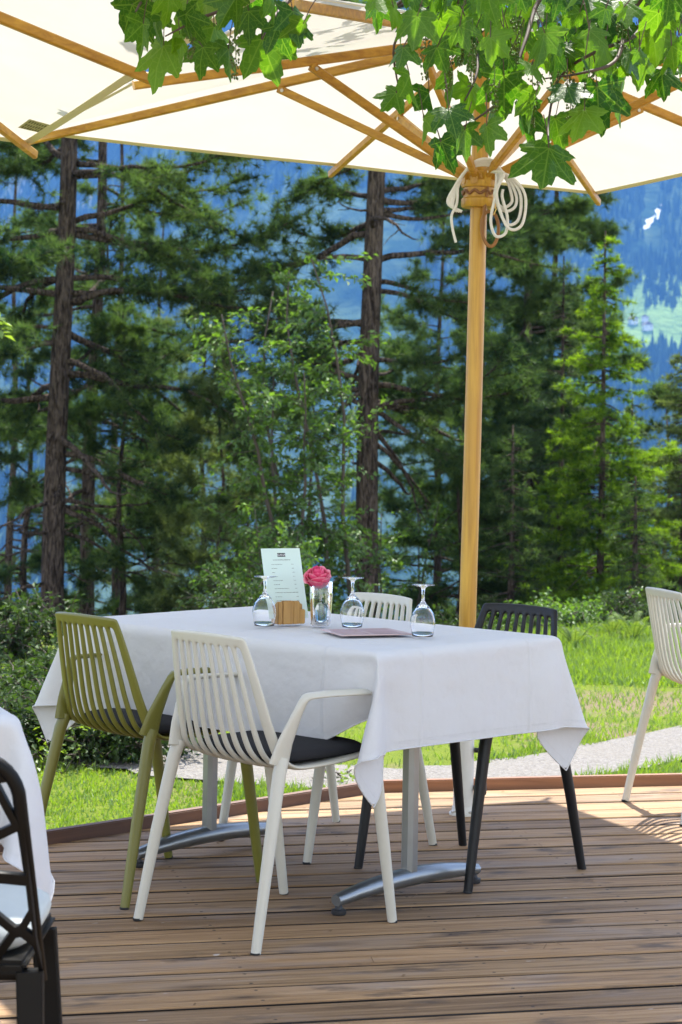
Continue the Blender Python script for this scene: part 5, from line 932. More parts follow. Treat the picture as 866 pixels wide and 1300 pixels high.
def hem(cl):
    """stitched double hem round the cloth edge"""
    P = cloth_points(); ny, nx = P.shape[:2]; ring = [(0, i) for i in range(nx)]+[(j, nx-1) for j in range(1, ny)]+[(ny-1, i) for i in range(nx-2, -1, -1)]+[(j, 0) for j in range(ny-2, 0, -1)]
    mb = MB(); mb.tube([P[a] for a in ring]+[P[ring[0]]], .0022, 6, cap=False); return mb.build('hem', cloth_m, cl, 180)
hem(cl)

# ------------------------------------------------------------------ slatted armchairs
def paint(name, c, rough=.38): return plain(name, c, rough, 0, .04, 30, .04, .5, 260)
white_p = paint('white_powder_coat', (.51, .49, .42)); olive_p = paint('olive_powder_coat', (.145, .140, .020)); black_p = plain('black_powder_coat', (.007, .007, .008), .42, 0, .1, 30, .04, .3, 260)
PROF = [(-.250, .812), (-.238, .760), (-.226, .70), (-.214, .64), (-.202, .58), (-.188, .53), (-.168, .492), (-.138, .466), (-.10, .452), (-.05, .448), (.04, .452), (.12, .459), (.19, .464), (.222, .458), (.235, .446)]
HALF = [.150, .163, .175, .186, .196, .205, .213, .219, .222, .224, .226, .226, .224, .219, .210]
def make_chair(name, paintm, label, group):
    e = empty(name); tag(e, label, 'chair', group)
    # one cast shell: slats run down the back, round the bend and under the seat
    us = [-1, -.82]; ns = 9; sw = 1.64/(ns*1.0+(ns-1)*.95); cut = []
    x = -.82
    for k in range(ns):
        us += [x+sw] ; cut.append(len(us)-2)
        x += sw
        if k < ns-1: x += sw*.95; us.append(x)
    us.append(1.)
    nv = 44; bm = bmesh.new(); pts = []
    for j in range(nv):
        t = j/(nv-1)*(len(PROF)-1); i = min(int(t), len(PROF)-2); f = t-i
        def cr(A, i, f):
            a = A[max(i-1, 0)]; b = A[i]; c = A[i+1]; d = A[min(i+2, len(A)-1)]
            return .5*(2*b+(c-a)*f+(2*a-5*b+4*c-d)*f*f+(3*b-a-3*c+d)*f**3)
        y = cr([p[0] for p in PROF], i, f); z = cr([p[1] for p in PROF], i, f); h = cr(HALF, i, f)
        v = j/(nv-1); bk = max(0, min(1, (.62-v)/.25)); row = []
        for u in us:
            ed = abs(u)**2.2
            yy = y+.034*ed*bk*(.35+.65*min(1, v*3)); zz = z+.012*ed*(1-bk)
            if j == 0: zz -= .006*ed
            row.append(bm.verts.new((u*h, yy, zz)))
        pts.append(row)
    j0, j1 = 2, 27
    for j in range(nv-1):
        for i in range(len(us)-1):
            if i in cut and j0 <= j < j1: continue
            bm.faces.new((pts[j][i], pts[j][i+1], pts[j+1][i+1], pts[j+1][i]))
    me = bpy.data.meshes.new('chair_shell'); bmesh.ops.recalc_face_normals(bm, faces=bm.faces); bm.to_mesh(me); bm.free()
    sh = link('seat_shell', me, paintm, e, 180)
    so = sh.modifiers.new('thickness', 'SOLIDIFY'); so.thickness = .013; so.offset = 0
    su = sh.modifiers.new('round', 'SUBSURF'); su.levels = 1; su.render_levels = 2
    for sx in (-1, 1):
        fr = MB().tube([(sx*.212, -.150, .490), (sx*.217, -.165, .45), (sx*.232, -.212, .24), (sx*.2445, -.2605, .004)], [.0185, .0185, .0165, .0135], 16).build('leg', paintm, e, 60)
        ff = MB().tube([(sx*.219, .176, .478), (sx*.219, .19, .42), (sx*.221, .225, .22), (sx*.223, .2605, .004)], [.0185, .0185, .0165, .0135], 16).build('leg', paintm, e, 60)
        for L_, (x, y) in ((fr, (sx*.2449, -.262)), (ff, (sx*.2232, .2615))): MB().lathe([(.0125, 0), (.0135, .002), (.0135, .007)], 16, (x, y, 0)).build('glide', black_rub, L_)
        A = [(sx*.208, -.160, .475), (sx*.220, -.148, .535), (sx*.236, -.124, .605), (sx*.2445, -.110, .640), (sx*.2465, -.102, .6505), (sx*.248, -.086, .654), (sx*.248, -.03, .655), (sx*.248, .08, .652), (sx*.247, .158, .648), (sx*.246, .172, .642), (sx*.244, .179, .628), (sx*.240, .182, .59), (sx*.232, .180, .54), (sx*.221, .178, .475)]
        rr = [(.011, .034), (.010, .026), (.010, .0165), (.012, .012), (.015, .009), (.018, .0075), (.0195, .007), (.0195, .007), (.018, .0075), (.015, .009), (.012, .011), (.010, .014), (.010, .018), (.011, .022)]
        MB().tube(A, rr, 14, up=None).build('armrest', paintm, e, 60)
    return e
def place(o, x, y, a): o.location = (x, y, 0); o.rotation_euler = (0, 0, a)
GC = 'slatted armchairs round the laid table'
wc = make_chair('armchair', white_p, 'white slatted armchair nearest the camera, back turned to us', GC); place(wc, -.178, 5.540, -.806)
def another(label, paintm, x, y, a, group=GC):
    c = copy_tree(wc); c['label'] = label; c['group'] = group; place(c, x, y, a)
    if paintm is not white_p:
        def paintit(o):
            for ch in o.children:
                if ch.type == 'MESH' and not ch.name.startswith('glide'):
                    ch.data = ch.data.copy(); ch.data.materials.clear(); ch.data.materials.append(paintm)
                paintit(ch)
        paintit(c)
    return c
another('olive green slatted armchair on the left of the table, back turned to us', olive_p, -.561, 6.018, -.822)
another('black slatted armchair on the far right side of the table, facing us behind the cloth', black_p, .418, 6.279, 2.372)
another('white slatted armchair on the far side of the table beyond the glasses', white_p, -.032, 6.646, 2.282)
another('white slatted armchair standing in the sun at the right edge of the photo', white_p, 1.402, 7.347, -1.287)
pad_m = plain('charcoal_cushion', (.022, .022, .025), .9, 0, .2, 60, .5, .2, 600)
def cushion(x, y, a, label, dims=(.385, .36, .032), z=.468, mat=None, dy=.035):
    mb = MB(); n = 24; V = []; Q = []; rows = [(.90, 0), (.985, .25), (1, .5), (.985, .78), (.92, .98), (.6, 1.12), (.0, 1.16)]
    for s, h in rows:
        for k in range(n*2):
            t = 2*math.pi*k/(n*2); c, sn = math.cos(t), math.sin(t); p = 5.
            rr = (abs(c)**p+abs(sn)**p)**(-1/p); V.append((c*rr*dims[0]/2*s, sn*rr*dims[1]/2*s, h*dims[2]))
    m = n*2
    for i in range(len(rows)-1):
        for k in range(m): Q.append((i*m+k, i*m+(k+1) % m, (i+1)*m+(k+1) % m, (i+1)*m+k))
    Q.append(tuple(range(m-1, -1, -1))); mb.add(V, Q)
    o = mb.build('seat_cushion', mat or pad_m, None, 50); ca, sa = math.cos(a), math.sin(a)
    o.location = (x-sa*dy, y+ca*dy, z); o.rotation_euler = (0, 0, a)
    tag(o, label, 'cushion', 'cushions on the chair seats'); return o
cushion(-.178, 5.540, -.806, 'charcoal seat cushion on the white armchair nearest the camera')
cushion(-.561, 6.018, -.822, 'charcoal seat cushion on the olive green armchair')
cushion(.418, 6.279, 2.372, 'charcoal seat cushion on the black armchair')

# ------------------------------------------------------------------ things on the table
TT = .7645
def glass_mat(name, tint=(1, 1, 1), ior=1.45):
    g = G(name); return g.done(g.n('BsdfGlass', i_Color=tint, i_Roughness=0., i_IOR=ior))
clear = glass_mat('clear_glass'); water_m = glass_mat('water', (.98, 1, .99), 1.33)
def wine_glass(x, y, label):
    out = [(.0300, 0), (.0330, .012), (.0362, .028), (.0372, .040), (.0355, .054), (.0300, .070), (.0205, .083), (.0110, .093), (.0056, .101), (.0042, .112), (.0042, .128), (.0060, .139), (.013, .1445), (.0330, .1475), (.0342, .1487), (.0330, .1498), (.012, .1500), (0, .1500)]
    inn = [(0, .0900), (.0090, .0870), (.0190, .0800), (.0285, .0685), (.0341, .0540), (.0359, .040), (.0349, .028), (.0318, .012), (.0289, .0)]
    e = empty('wine_glass', (x, y, TT)); tag(e, label, 'wine glass', 'wine glasses turned upside down on the cloth')
    # one closed surface: the outer wall up to the foot, then the cavity of the bowl
    mb = MB(); mb.lathe(inn+out, 40); f = [q for q in mb.f if len(q) == 4]; mb.f = f
    mb.build('bowl', clear, e, 180)
    return e
wine_glass(-.222, 6.085, 'upside-down wine glass left of the wooden menu holder, in front of the menu card')
wine_glass(.043, 6.09, 'upside-down wine glass just right of the rose, before the far white chair')
wine_glass(.246, 5.84, 'upside-down wine glass on the right, standing alone by the end of the brochure')
# tumbler with water and a rose
vx, vy = -.052, 6.123
ve = empty('vase', (vx, vy, TT)); tag(ve, 'clear glass tumbler with water used as a vase for the pink rose', 'vase')
mb = MB(); mb.lathe([(0, .010), (.024, .011), (.0275, .016), (.0300, .05), (.0325, .09), (.0335, .132), (.0345, .1335), (.0352, .132), (.0345, .09), (.0320, .04), (.0300, .004), (.027, 0), (0, 0)], 40); mb.build('tumbler', clear, ve, 180)
mb = MB(); mb.lathe([(0, .0095), (.0245, .0106), (.0280, .0162), (.0305, .05), (.0314, .066), (0, .066)], 40); mb.build('water', water_m, ve, 60)
rose_g = G('rose_petal'); ra = rose_g.n('Attribute', attribute_name='tint').outputs['Fac']
rc = rose_g.ramp(ra, [(0, (.30, .004, .04)), (.45, (.72, .03, .16)), (.75, (.80, .09, .23)), (1, (.92, .42, .50))])  # gaps between petals painted dark, rim highlights painted pale
rose_m = rose_g.done(rose_g.n('MixShader', i_0=.35, i_1=rose_g.pr(i_Base_Color=rc, i_Roughness=.6, i_Sheen_Weight=.3).outputs[0], i_2=rose_g.n('BsdfTranslucent', i_Color=rc).outputs[0]))
def rose(x, y, z):
    rnd = random.Random(5); e = empty('rose', (x, y, z)); tag(e, 'open pink rose on a green stem standing in the glass tumbler', 'rose')
    V = []; Q = []; T = []
    for li, (Rr, np_, rim, half) in enumerate(((.007, 3, 12, 80), (.012, 3, 20, 78), (.017, 4, 30, 66), (.022, 5, 42, 56), (.0275, 5, 54, 52), (.033, 5, 66, 50), (.0365, 5, 80, 46))):
        for k in range(np_):
            az = k*2*math.pi/np_+li*.7+rnd.uniform(-.15, .15); nu, nv = 11, 9; b = len(V); rm = rim+rnd.uniform(-5, 5)
            for v in range(nv):
                f = v/(nv-1)
                for u in range(nu):
                    g_ = u/(nu-1)*2-1; th = R(165-(165-rm)*f*(1-.13*abs(g_)**2.5)); ph = az+R(half)*g_*(.55+.45*math.sin(math.pi*min(1, .3+.5*f)))
                    lip = max(0, (f-.72)/.28); rr_ = Rr*(1+.09*g_+.22*lip**2*(li > 1)+.05*math.sin(5*g_+k+li)*lip)
                    z = math.cos(th)*rr_+(.0365-Rr)*.62*max(0, math.cos(th))-.006*lip**2*(li > 2)+.024
                    V.append((rr_*math.sin(th)*math.cos(ph), rr_*math.sin(th)*math.sin(ph), z))
            for v in range(nv-1):
                for u in range(nu-1): Q.append((b+v*nu+u, b+v*nu+u+1, b+(v+1)*nu+u+1, b+(v+1)*nu+u)); T.append(min(1, max(0, -.05+.07*li+.85*(v/(nv-1))**2.5+rnd.uniform(-.06, .06))))
    me = bpy.data.meshes.new('rose_petals'); me.from_pydata(V, [], Q); a = me.attributes.new('tint', 'FLOAT', 'FACE'); a.data.foreach_set('value', np.array(T, np.float32)); me.update()
    o = link('petals', me, rose_m, e, 180); o.rotation_euler = (R(24), R(-8), 0)
    gm = leafy('rose_green', (.05, .12, .03), (.10, .2, .05), (1.3, 1.4, .6), .35, .4, .1)
    st = MB().tube([(.002, 0, .004), (.001, .002, -.03), (-.004, .002, -.07), (-.013, .004, -.105), (-.02, .004, -.128)], [.0026, .0024, .0024, .0025, .0028], 8); st.lathe([(.002, -.008), (.009, -.002), (.012, .006), (.009, .010)], 14); s_ = st.build('stem', gm, e, 180)
    for (pz, az, L) in ((-.045, 2.6, .042), (-.06, .3, .046), (-.052, 4.4, .04)):
        lv = MB(); m = 7; A = []; c, s = math.cos(az), math.sin(az)
        for k in range(m):
            t = k/(m-1); w = .013*math.sin(math.pi*min(1, t*.92+.06))**.8; ax = .003+t*L*.6; zz = pz+.3*t*L-.9*t*t*L
            for sg in (-1, 0, 1): A.append((c*ax-s*w*sg-.003, s*ax+c*w*sg, zz+(.003 if sg else 0)))
        lv.add(A, [(k*3+j, k*3+j+1, k*3+j+4, k*3+j+3) for k in range(m-1) for j in (0, 1)]); lv.build('leaf', gm, e, 180)
    for k in range(5):
        az = k*1.2566; c, s = math.cos(az), math.sin(az); V = [(c*.008-s*.003, s*.008+c*.003, 0), (c*.008+s*.003, s*.008-c*.003, 0), (c*.022, s*.022, -.012)]
        MB().add(V, [(0, 1, 2)]).build('sepal', gm, e)
rose(vx-.009, vy, TT+.130)
# wooden menu holder with a slot, card leaning in it, brochure lying flat
oak = wood('split_oak', (.22, .10, .025), (.62, .36, .11), 2, 55, .6)
my = R(27); he = empty('menu_holder', (-.150, 6.165, TT), my); tag(he, 'small block of rough split wood holding the menu card', 'menu holder')
rnd = random.Random(12); mb = MB()
for x0, x1, h, y0, y1 in ((-.048, -.031, .068, -.023, -.004), (-.032, .004, .071, -.026, -.004), (.003, .026, .070, -.024, -.004), (.025, .046, .044, -.021, -.004), (-.048, .046, .060, .0, .022)):
    mb.box(((x0+x1)/2, (y0+y1)/2, h/2), (x1-x0-.0008, y1-y0, h), None, .0025)
mb.box((0, -.002, .012), (.09, .012, .022), None, .001); mb.build('block', oak, he)
paper = plain('mint_menu_paper', (.56, .68, .63), .6, 0, .03, 3, .02); ink = plain('black_ink', (.02, .02, .022), .7)
cd = empty('menu_card', (-.150, 6.165, TT), my); tag(cd, 'tall pale mint menu card with a black logo box leaning in the holder', 'menu')
tilt = R(-19); CM = Matrix.Translation((0, -.001, .016)) @ Matrix.Rotation(tilt, 4, 'X')
def on_card(mb, x0, x1, z0, z1, d=.0011):
    return mb.add([CM @ Vector(p) for p in ((x0, -d, z0), (x1, -d, z0), (x1, -d, z1), (x0, -d, z1))], [(0, 1, 2, 3)])
mb = MB(); cw, chh = .066, .222
for y in (-.0006, .0006): pass
mb.add([CM @ Vector((x, y, z)) for y in (-.0007, .0007) for x, z in ((-cw, 0), (cw, 0), (cw, chh), (-cw, chh))], [(0, 1, 2, 3), (7, 6, 5, 4), (0, 4, 5, 1), (1, 5, 6, 2), (2, 6, 7, 3), (3, 7, 4, 0)]); mb.build('card', paper, cd, None)
pm = MB(); rn = random.Random(4)
on_card(pm, -.013, .014, .195, .207)
pm.build('logo', ink, cd, None)
lg = bpy.data.curves.new('logo_letters', 'FONT'); lg.body = 'GANA'; lg.size = .0095; lg.align_x = 'CENTER'; lg.extrude = .0001
lt = bpy.data.objects.new('letters', lg); COL.objects.link(lt); lme = bpy.data.meshes.new_from_object(lt.evaluated_get(bpy.context.evaluated_depsgraph_get())); bpy.data.objects.remove(lt)
lme.materials.clear(); lo = bpy.data.objects.new('logo_lettering', lme); COL.objects.link(lo); lo.parent = cd; lo.matrix_local = CM @ Matrix.Translation((.0005, -.0016, .1977)) @ Matrix.Rotation(R(90), 4, 'X'); lme.materials.append(plain('white_ink', (.8, .8, .8), .7))
pm = MB(); z = .186
def line(x0, L, z, h=.0017):
    x = x0
    while x < x0+L:
        w = min(rn.uniform(.003, .009), x0+L-x); k = x
        while k < x+w: ww = rn.uniform(.0007, .0012); on_card(pm, k, k+ww, z, z+h*rn.choice((.7, .7, 1))); k += ww+.0004
        x += w+.0016
line(-.030, .058, .184, .0024)
for i, L in enumerate((.038, .018, .010, .016, .032, .020, .050, .070, .022, .048, .014)):
    zz = .170-i*.0128; line(-.038+i*.0002, L, zz); line(.030+.0006*i, .007, zz)
pm.build('print', ink, cd, None)
bm_ = plain('brochure_cover', (.50, .36, .35), .35, 0, .25, 25, .02)
be = empty('brochure', (0, 0, 0)); tag(be, 'thin dusty pink brochure lying flat on the cloth between the glasses', 'brochure')
bp = [(-.051, 5.965), (.149, 6.045), (.222, 5.872), (.010, 5.79)]
be.location = (bp[0][0], bp[0][1], TT)
mb = MB(); mb.add([(p[0]-bp[0][0], p[1]-bp[0][1], z) for z in (.0005, .0032) for p in bp], [(4, 7, 6, 5), (0, 1, 2, 3)]+[(k, 4+k, 4+(k+1) % 4, (k+1) % 4) for k in range(4)]); mb.build('cover', bm_, be, None)
mb = MB(); b0 = Vector((0, 0, .0037)); ex = Vector((bp[1][0]-bp[0][0], bp[1][1]-bp[0][1], 0)); ey = Vector((bp[3][0]-bp[0][0], bp[3][1]-bp[0][1], 0))
for u0, v0, u1, v1 in ((.08, .10, .92, .36), (.08, .44, .45, .90), (.52, .44, .92, .90)): mb.add([b0+ex*u+ey*v for u, v in ((u0, v0), (u1, v0), (u1, v1), (u0, v1))], [(0, 3, 2, 1)])
mb.build('picture', plain('brochure_picture', (.40, .24, .23), .35, 0, .4, 60), be, None)

# ------------------------------------------------------------------ parasols
honey = wood('honey_wood', (.29, .125, .010), (.60, .335, .035), 0, 45, .4)
honey_z = wood('honey_pole_wood', (.29, .125, .010), (.62, .36, .04), 2, 45, .38)
def canvas_mat():
    g = G('parasol_canvas'); o = g.obj()
    n = g.noise(o, 3, 4); n2 = g.noise(o, 14, 3)
    c = g.mix(g.ramp(n, [(.35, 0), (.75, .6)]), (.78, .76, .71), (.70, .67, .61))
    b = g.bump(g.math('ADD', n, g.math('MULTIPLY', n2, .3)), .25, .01)
    d = g.n('BsdfDiffuse', i_Color=c, i_Normal=b); t = g.n('BsdfTranslucent', i_Color=c, i_Normal=b)
    return g.done(g.n('MixShader', i_0=.24, i_1=d.outputs[0], i_2=t.outputs[0]))
canvas = canvas_mat()
hem_m = plain('doubled_canvas_hem', (.70, .62, .45), .9, 0, .05, 30)
brass = plain('bolt_metal', (.55, .52, .47), .35, .9)
label_m = plain('sewn_label', (.55, .50, .36), .8); label_i = plain('label_print', (.12, .10, .07), .8)
HS = 2.557/2; RISE = .345
def parasol(name, label, c, yaw, ta, tb, base, bare=True):
    c = Vector(c); base = Vector(base)
    ax = Vector((math.cos(yaw), math.sin(yaw), ta))*HS; ay = Vector((-math.sin(yaw), math.cos(yaw), tb))*HS
    e = empty(name, base); tag(e, label, 'parasol', 'square cream parasols over the tables')
    L = lambda p: Vector(p)-base
    peak = c+Vector((0, 0, RISE)); upn = ax.cross(ay).normalized()
    rim = [(1, 0), (1, 1), (0, 1), (-1, 1), (-1, 0), (-1, -1), (0, -1), (1, -1)]
    pt = [c+ax*a+ay*b for a, b in rim]
    top = Vector((c.x, c.y, c.z+RISE-.02)); MB().tube([L(base+Vector((0, 0, .30))), L(base.lerp(top, .5)), L(top)], [.0305, .0305, .030], 24).build('pole', honey_z, e, 60)
    # canopy: eight slightly sagging panels
    mb = MB(); n = 12
    for k in range(8):
        a, b = pt[k]+upn*.026, pt[(k+1) % 8]+upn*.026; q = peak+upn*.020; V = []; idx = {}
        for i in range(n+1):
            for j in range(n+1-i):
                w0, w1 = i/n, j/n; w2 = 1-w0-w1; idx[i, j] = len(V)
                p = a*w0+b*w1+q*w2; sag = .035*4*w0*w1*(.3+.7*(w0+w1)); edge = (w0+w1)
                p = p-Vector((0, 0, sag*(1-.93*max(0, edge-.75)*4)))
                V.append(L(p))
        F = []
        for i in range(n):
            for j in range(n-i):
                F.append((idx[i, j], idx[i+1, j], idx[i, j+1]))
                if i+j < n-1: F.append((idx[i+1, j], idx[i+1, j+1], idx[i, j+1]))
        mb.add(V, F)
    cn = mb.build('canopy', canvas, e, 60)
    hm = MB()
    for k in range(8):
        a, b = pt[k]+upn*.0225, pt[(k+1) % 8]+upn*.0225
        ia, ib = a.lerp(peak, .020), b.lerp(peak, .020); m = 10; V = []
        for i in range(m+1):
            t = i/m; sg = Vector((0, 0, .035*4*t*(1-t)*.1))
            V += [L(a.lerp(b, t)-sg-Vector((0, 0, .004))), L(ia.lerp(ib, t)-sg*1.1-Vector((0, 0, .004))), L(ia.lerp(ib, t)-sg*1.1-Vector((0, 0, .0015)))]
        hm.add(V, [(3*i, 3*i+1, 3*i+4, 3*i+3) for i in range(m)]+[(3*i+1, 3*i+2, 3*i+5, 3*i+4) for i in range(m)])
    hm.build('hem', hem_m, cn, 60)
    # hub with slots, wide collar below
    hb = L(Vector((base.x+(top.x-base.x)*.8, base.y+(top.y-base.y)*.8, 0))); z0 = 2.165
    h = MB(); h.lathe([(.030, 0), (.060, .001), (.064, .006), (.064, .030), (.058, .035), (.056, .036), (.056, .070), (.062, .072), (.064, .076), (.064, .094), (.050, .10), (.046, .125), (.030, .13)], 32, (hb.x, hb.y, z0)); hub = h.build('runner', honey_z, e, 40)
    cord = MB(); cord.tube([(hb.x+.0585*math.cos(t), hb.y+.0585*math.sin(t), z0+.053+.006*math.sin(t*9)) for t in np.linspace(0, 6.28, 60)], .0055, 6); cord.build('binding', plain('leather_cord', (.20, .085, .03), .6, 0, .3, 60), hub)
    h = MB(); h.lathe([(.03, 0), (.07, .0), (.07, .05), (.03, .055)], 24, L(peak-Vector((0, 0, .075)))); h.build('top_hub', honey_z, e, 40)
    for k in range(8):
        corner = k % 2 == 1; p = pt[k]; d = (p-peak).normalized(); s0 = peak+d*.05-Vector((0, 0, .035)); s1 = p+d*(.035 if corner else .03)-Vector((0, 0, .004))
        rb = MB(); rb.bar(L(s0), L(s1), .024, .036, .021, .030, up=upn, ch=.2); r_ = rb.build('rib', honey, e, 30)
        r_.data.transform(Matrix.Identity(4))
        j = s0.lerp(s1, .40 if corner else .48)-Vector((0, 0, .030))
        hd = Vector((d.x, d.y, 0)).normalized(); f = Vector((hb.x+base.x, hb.y+base.y, z0+.115))+hd*.058
        st = MB(); st.bar(L(f), L(j+(j-f).normalized()*.02), .022, .030, up=upn, ch=.2); s_ = st.build('strut', honey, e, 30)
        side = hd.cross(Vector((0, 0, 1))); bo = MB()
        for sg in (-1, 1): bo.tube([L(j+side*sg*.010), L(j+side*sg*.0155)], .0065, 10)
        bo.build('bolt', brass, s_, 30)
        bl = MB(); bl.bar(L(f-hd*.03-Vector((0, 0, .012))), L(f+hd*.008-Vector((0, 0, .012))), .026, .045, up=(0, 0, 1), ch=.2); bl.build('block', honey_z, hub, 30)
    return e, L, pt, peak, upn
par, LP, ptR, pkR, upR = parasol('parasol', 'cream parasol with honey wooden pole and ribs standing behind the laid table', (.483, 7.190, 2.465), .431, -.026, -.016, (.458, 7.186, 0))
par2, L2, ptL, pkL, upL = parasol('parasol', 'second cream parasol at the upper left, with a sewn label on its canopy', (-1.761, 5.418, 2.463), .419, -.055, -.046, (-1.80, 5.41, 0))
# sewn care label near the corner of the left canopy
def on_canopy(g_, p_, below):
    """a point under the panel between the right-hand middle rib and the far right corner rib of the left canopy"""
    w0, w1 = g_, 1-g_-p_; ee = w0+w1; sag = .035*4*w0*w1*(.3+.7*ee)*(1-.93*max(0, ee-.75)*4)
    a, b, q = ptL[0]+upL*.026, ptL[1]+upL*.026, pkL+upL*.020
    return a*w0+b*w1+q*p_-Vector((0, 0, sag+below))
LC = [np.array(q) for q in ((.042, .066), (.171, .070), (.248, .014), (.131, .014))]
def lab_pt(s, t, below): q = (LC[0]*(1-s)+LC[1]*s)*(1-t)+(LC[3]*(1-s)+LC[2]*s)*t; return L2(on_canopy(q[0], q[1], below))
lb = MB(); mm = 6
lb.add([lab_pt(i/mm, j/mm, .004) for i in range(mm+1) for j in range(mm+1)], [(i*(mm+1)+j, i*(mm+1)+j+1, (i+1)*(mm+1)+j+1, (i+1)*(mm+1)+j) for i in range(mm) for j in range(mm)]); lab = lb.build('care_label', label_m, par2, 180)
lp_ = MB(); rn = random.Random(3)
for j in range(7):
    for (s0, s1) in ((.08, .30), (.36, .62), (.68, .92)):
        s1 -= rn.uniform(0, .10); t0 = .10+.115*j
        lp_.add([lab_pt(s, t, .0055) for s, t in ((s0, t0), (s1, t0), (s1, t0+.055), (s0, t0+.055))], [(0, 1, 2, 3)])
lp_.build('label_lines', label_i, lab)
# leather strap with buckle hanging beside the pole
strap_m = plain('tan_leather', (.26, .115, .03), .55, 0, .2, 40)
sx, sy = .515, 7.13
P = []
for t in np.linspace(0, 1, 40):
    a = -.5*math.pi+2*math.pi*t
    P.append((sx+.030*math.cos(a+.1)*(1+.1*math.sin(a)), sy, 2.085+.062*math.sin(a)))
q = MB(); q.tube([LP(p) for p in P], [(.0065, .0045)]*40, 8, up=None); q.tube([LP((sx-.026, sy, 2.06)), LP((sx-.022, sy, 2.15)), LP((sx-.010, sy+.01, 2.23)), LP((sx-.014, sy+.01, 2.27))], [(.006, .0045)]*4, 8); sp = q.build('strap', strap_m, par, 60)
q = MB(); q.tube([LP((sx+.012, sy-.005, 2.135)), LP((sx+.020, sy-.005, 2.155)), LP((sx+.006, sy-.005, 2.175)), LP((sx-.002, sy-.005, 2.155)), LP((sx+.012, sy-.005, 2.135))], .0024, 6); q.build('buckle', plain('brass_buckle', (.65, .45, .12), .35, .9), sp, 60)

# metal stand the parasol pole sits in
cream = plain('cream_painted_steel', (.62, .60, .55), .45)
se = empty('parasol_stand', (.458, 7.186, 0)); tag(se, 'cream steel parasol stand with two black star knobs, behind the black chair legs', 'parasol stand')
MB().lathe([(.036, 0), (.036, .62), (.0325, .625), (.0325, .5)], 24).build('tube', cream, se, 40)
q = MB(); q.lathe([(.050, 0), (.050, .008), (.042, .012), (.038, .03)], 28); fl = q.build('flange', cream, se, 30)
for a in range(4):
    t = a*math.pi/2+.6; MB().lathe([(.008, .010), (.008, .016), (.004, .018)], 6, (.044*math.cos(t), .044*math.sin(t), 0)).build('bolt', brass, fl, 30)
for z in (.232, .098):
    M_ = Matrix.Translation((.036, -.012, z)) @ Matrix.Rotation(R(90), 4, 'Y') @ Matrix.Rotation(R(10), 4, 'X')
    k_ = MB(); prof = [(.009, 0), (.009, .022)]; k_.lathe(prof, 12, M=M_); n = 40
    V = []; 
    for zz, s in ((.020, .8), (.025, 1), (.040, 1), (.045, .8)):
        for i in range(n):
            t = 2*math.pi*i/n; r_ = (.0215+.0042*math.cos(5*t))*s; V.append(M_ @ Vector((r_*math.cos(t), r_*math.sin(t), zz)))
    k_.add(V, [(a*n+i, a*n+(i+1) % n, (a+1)*n+(i+1) % n, (a+1)*n+i) for a in range(3) for i in range(n)]+[tuple(range(n-1, -1, -1)), tuple(range(3*n, 4*n))]); k_.build('knob', black_rub, se, 40)

# white pulley rope thrown over the hub
rope_m = plain('white_rope', (.72, .70, .66), .85, 0, .1, 90, .5, .2, 500)
rnd = random.Random(8); rp = MB(); hx, hy = .483, 7.19
def cr(pts, n=90):
    Pn = resample(np.array(pts, float), n); return [tuple(p) for p in Pn]
front = -.085
for k in range(4):                                                      # hanks hanging on the right of the hub
    w = .026+.012*k; lo_ = 2.165-.028*k+rnd.uniform(-.01, .01); xx = hx+.085+.006*k
    rp.tube(cr([(hx+.02, hy+front*.9, 2.285), (xx-.03, hy+front-.01*k, 2.275), (xx-.030-w*.4, hy+front-.012*k, 2.20), (xx-.015, hy+front-.014*k, lo_), (xx+w*.6, hy+front-.01*k, lo_+.012), (xx+w*.75, hy+front-.008*k, 2.20), (xx-.005, hy+front-.006*k, 2.265), (hx+.03, hy+front*.9, 2.288)], 60), .0055, 8)
rp.tube(cr([(hx+.05, hy+front, 2.285), (hx+.045, hy+front-.03, 2.20), (hx+.030, hy+front-.03, 2.11), (hx+.048, hy+front-.03, 2.055), (hx+.082, hy+front-.03, 2.065), (hx+.088, hy+front-.03, 2.12), (hx+.070, hy+front-.02, 2.19), (hx+.072, hy+front-.01, 2.22)], 60), .0055, 8)
for k in range(4):                                                      # strands over the top and down the left side
    rp.tube(cr([(hx+.07, hy+front*.9, 2.285), (hx+.03, hy+front-.004*k, 2.305+.006*k), (hx-.02, hy+front-.006*k, 2.305+.005*k), (hx-.06, hy+front*.8-.004*k, 2.285), (hx-.085-.004*k, hy+front*.6, 2.23), (hx-.100-.006*k, hy+front*.6, 2.175), (hx-.092+.008*k, hy+front*.6, 2.145)], 50), .0055, 8)
rp.tube(cr([(hx-.085, hy+front*.7, 2.23), (hx-.088, hy+front*.7, 2.17), (hx-.105, hy+front*.7, 2.13), (hx-.100, hy+front*.7, 2.08), (hx-.088, hy+front*.7, 2.035)], 40), .0050, 8)
tag(rp.build('rope', rope_m, None, 180), 'white rope in loose loops hanging from the top of the parasol pole', 'rope')

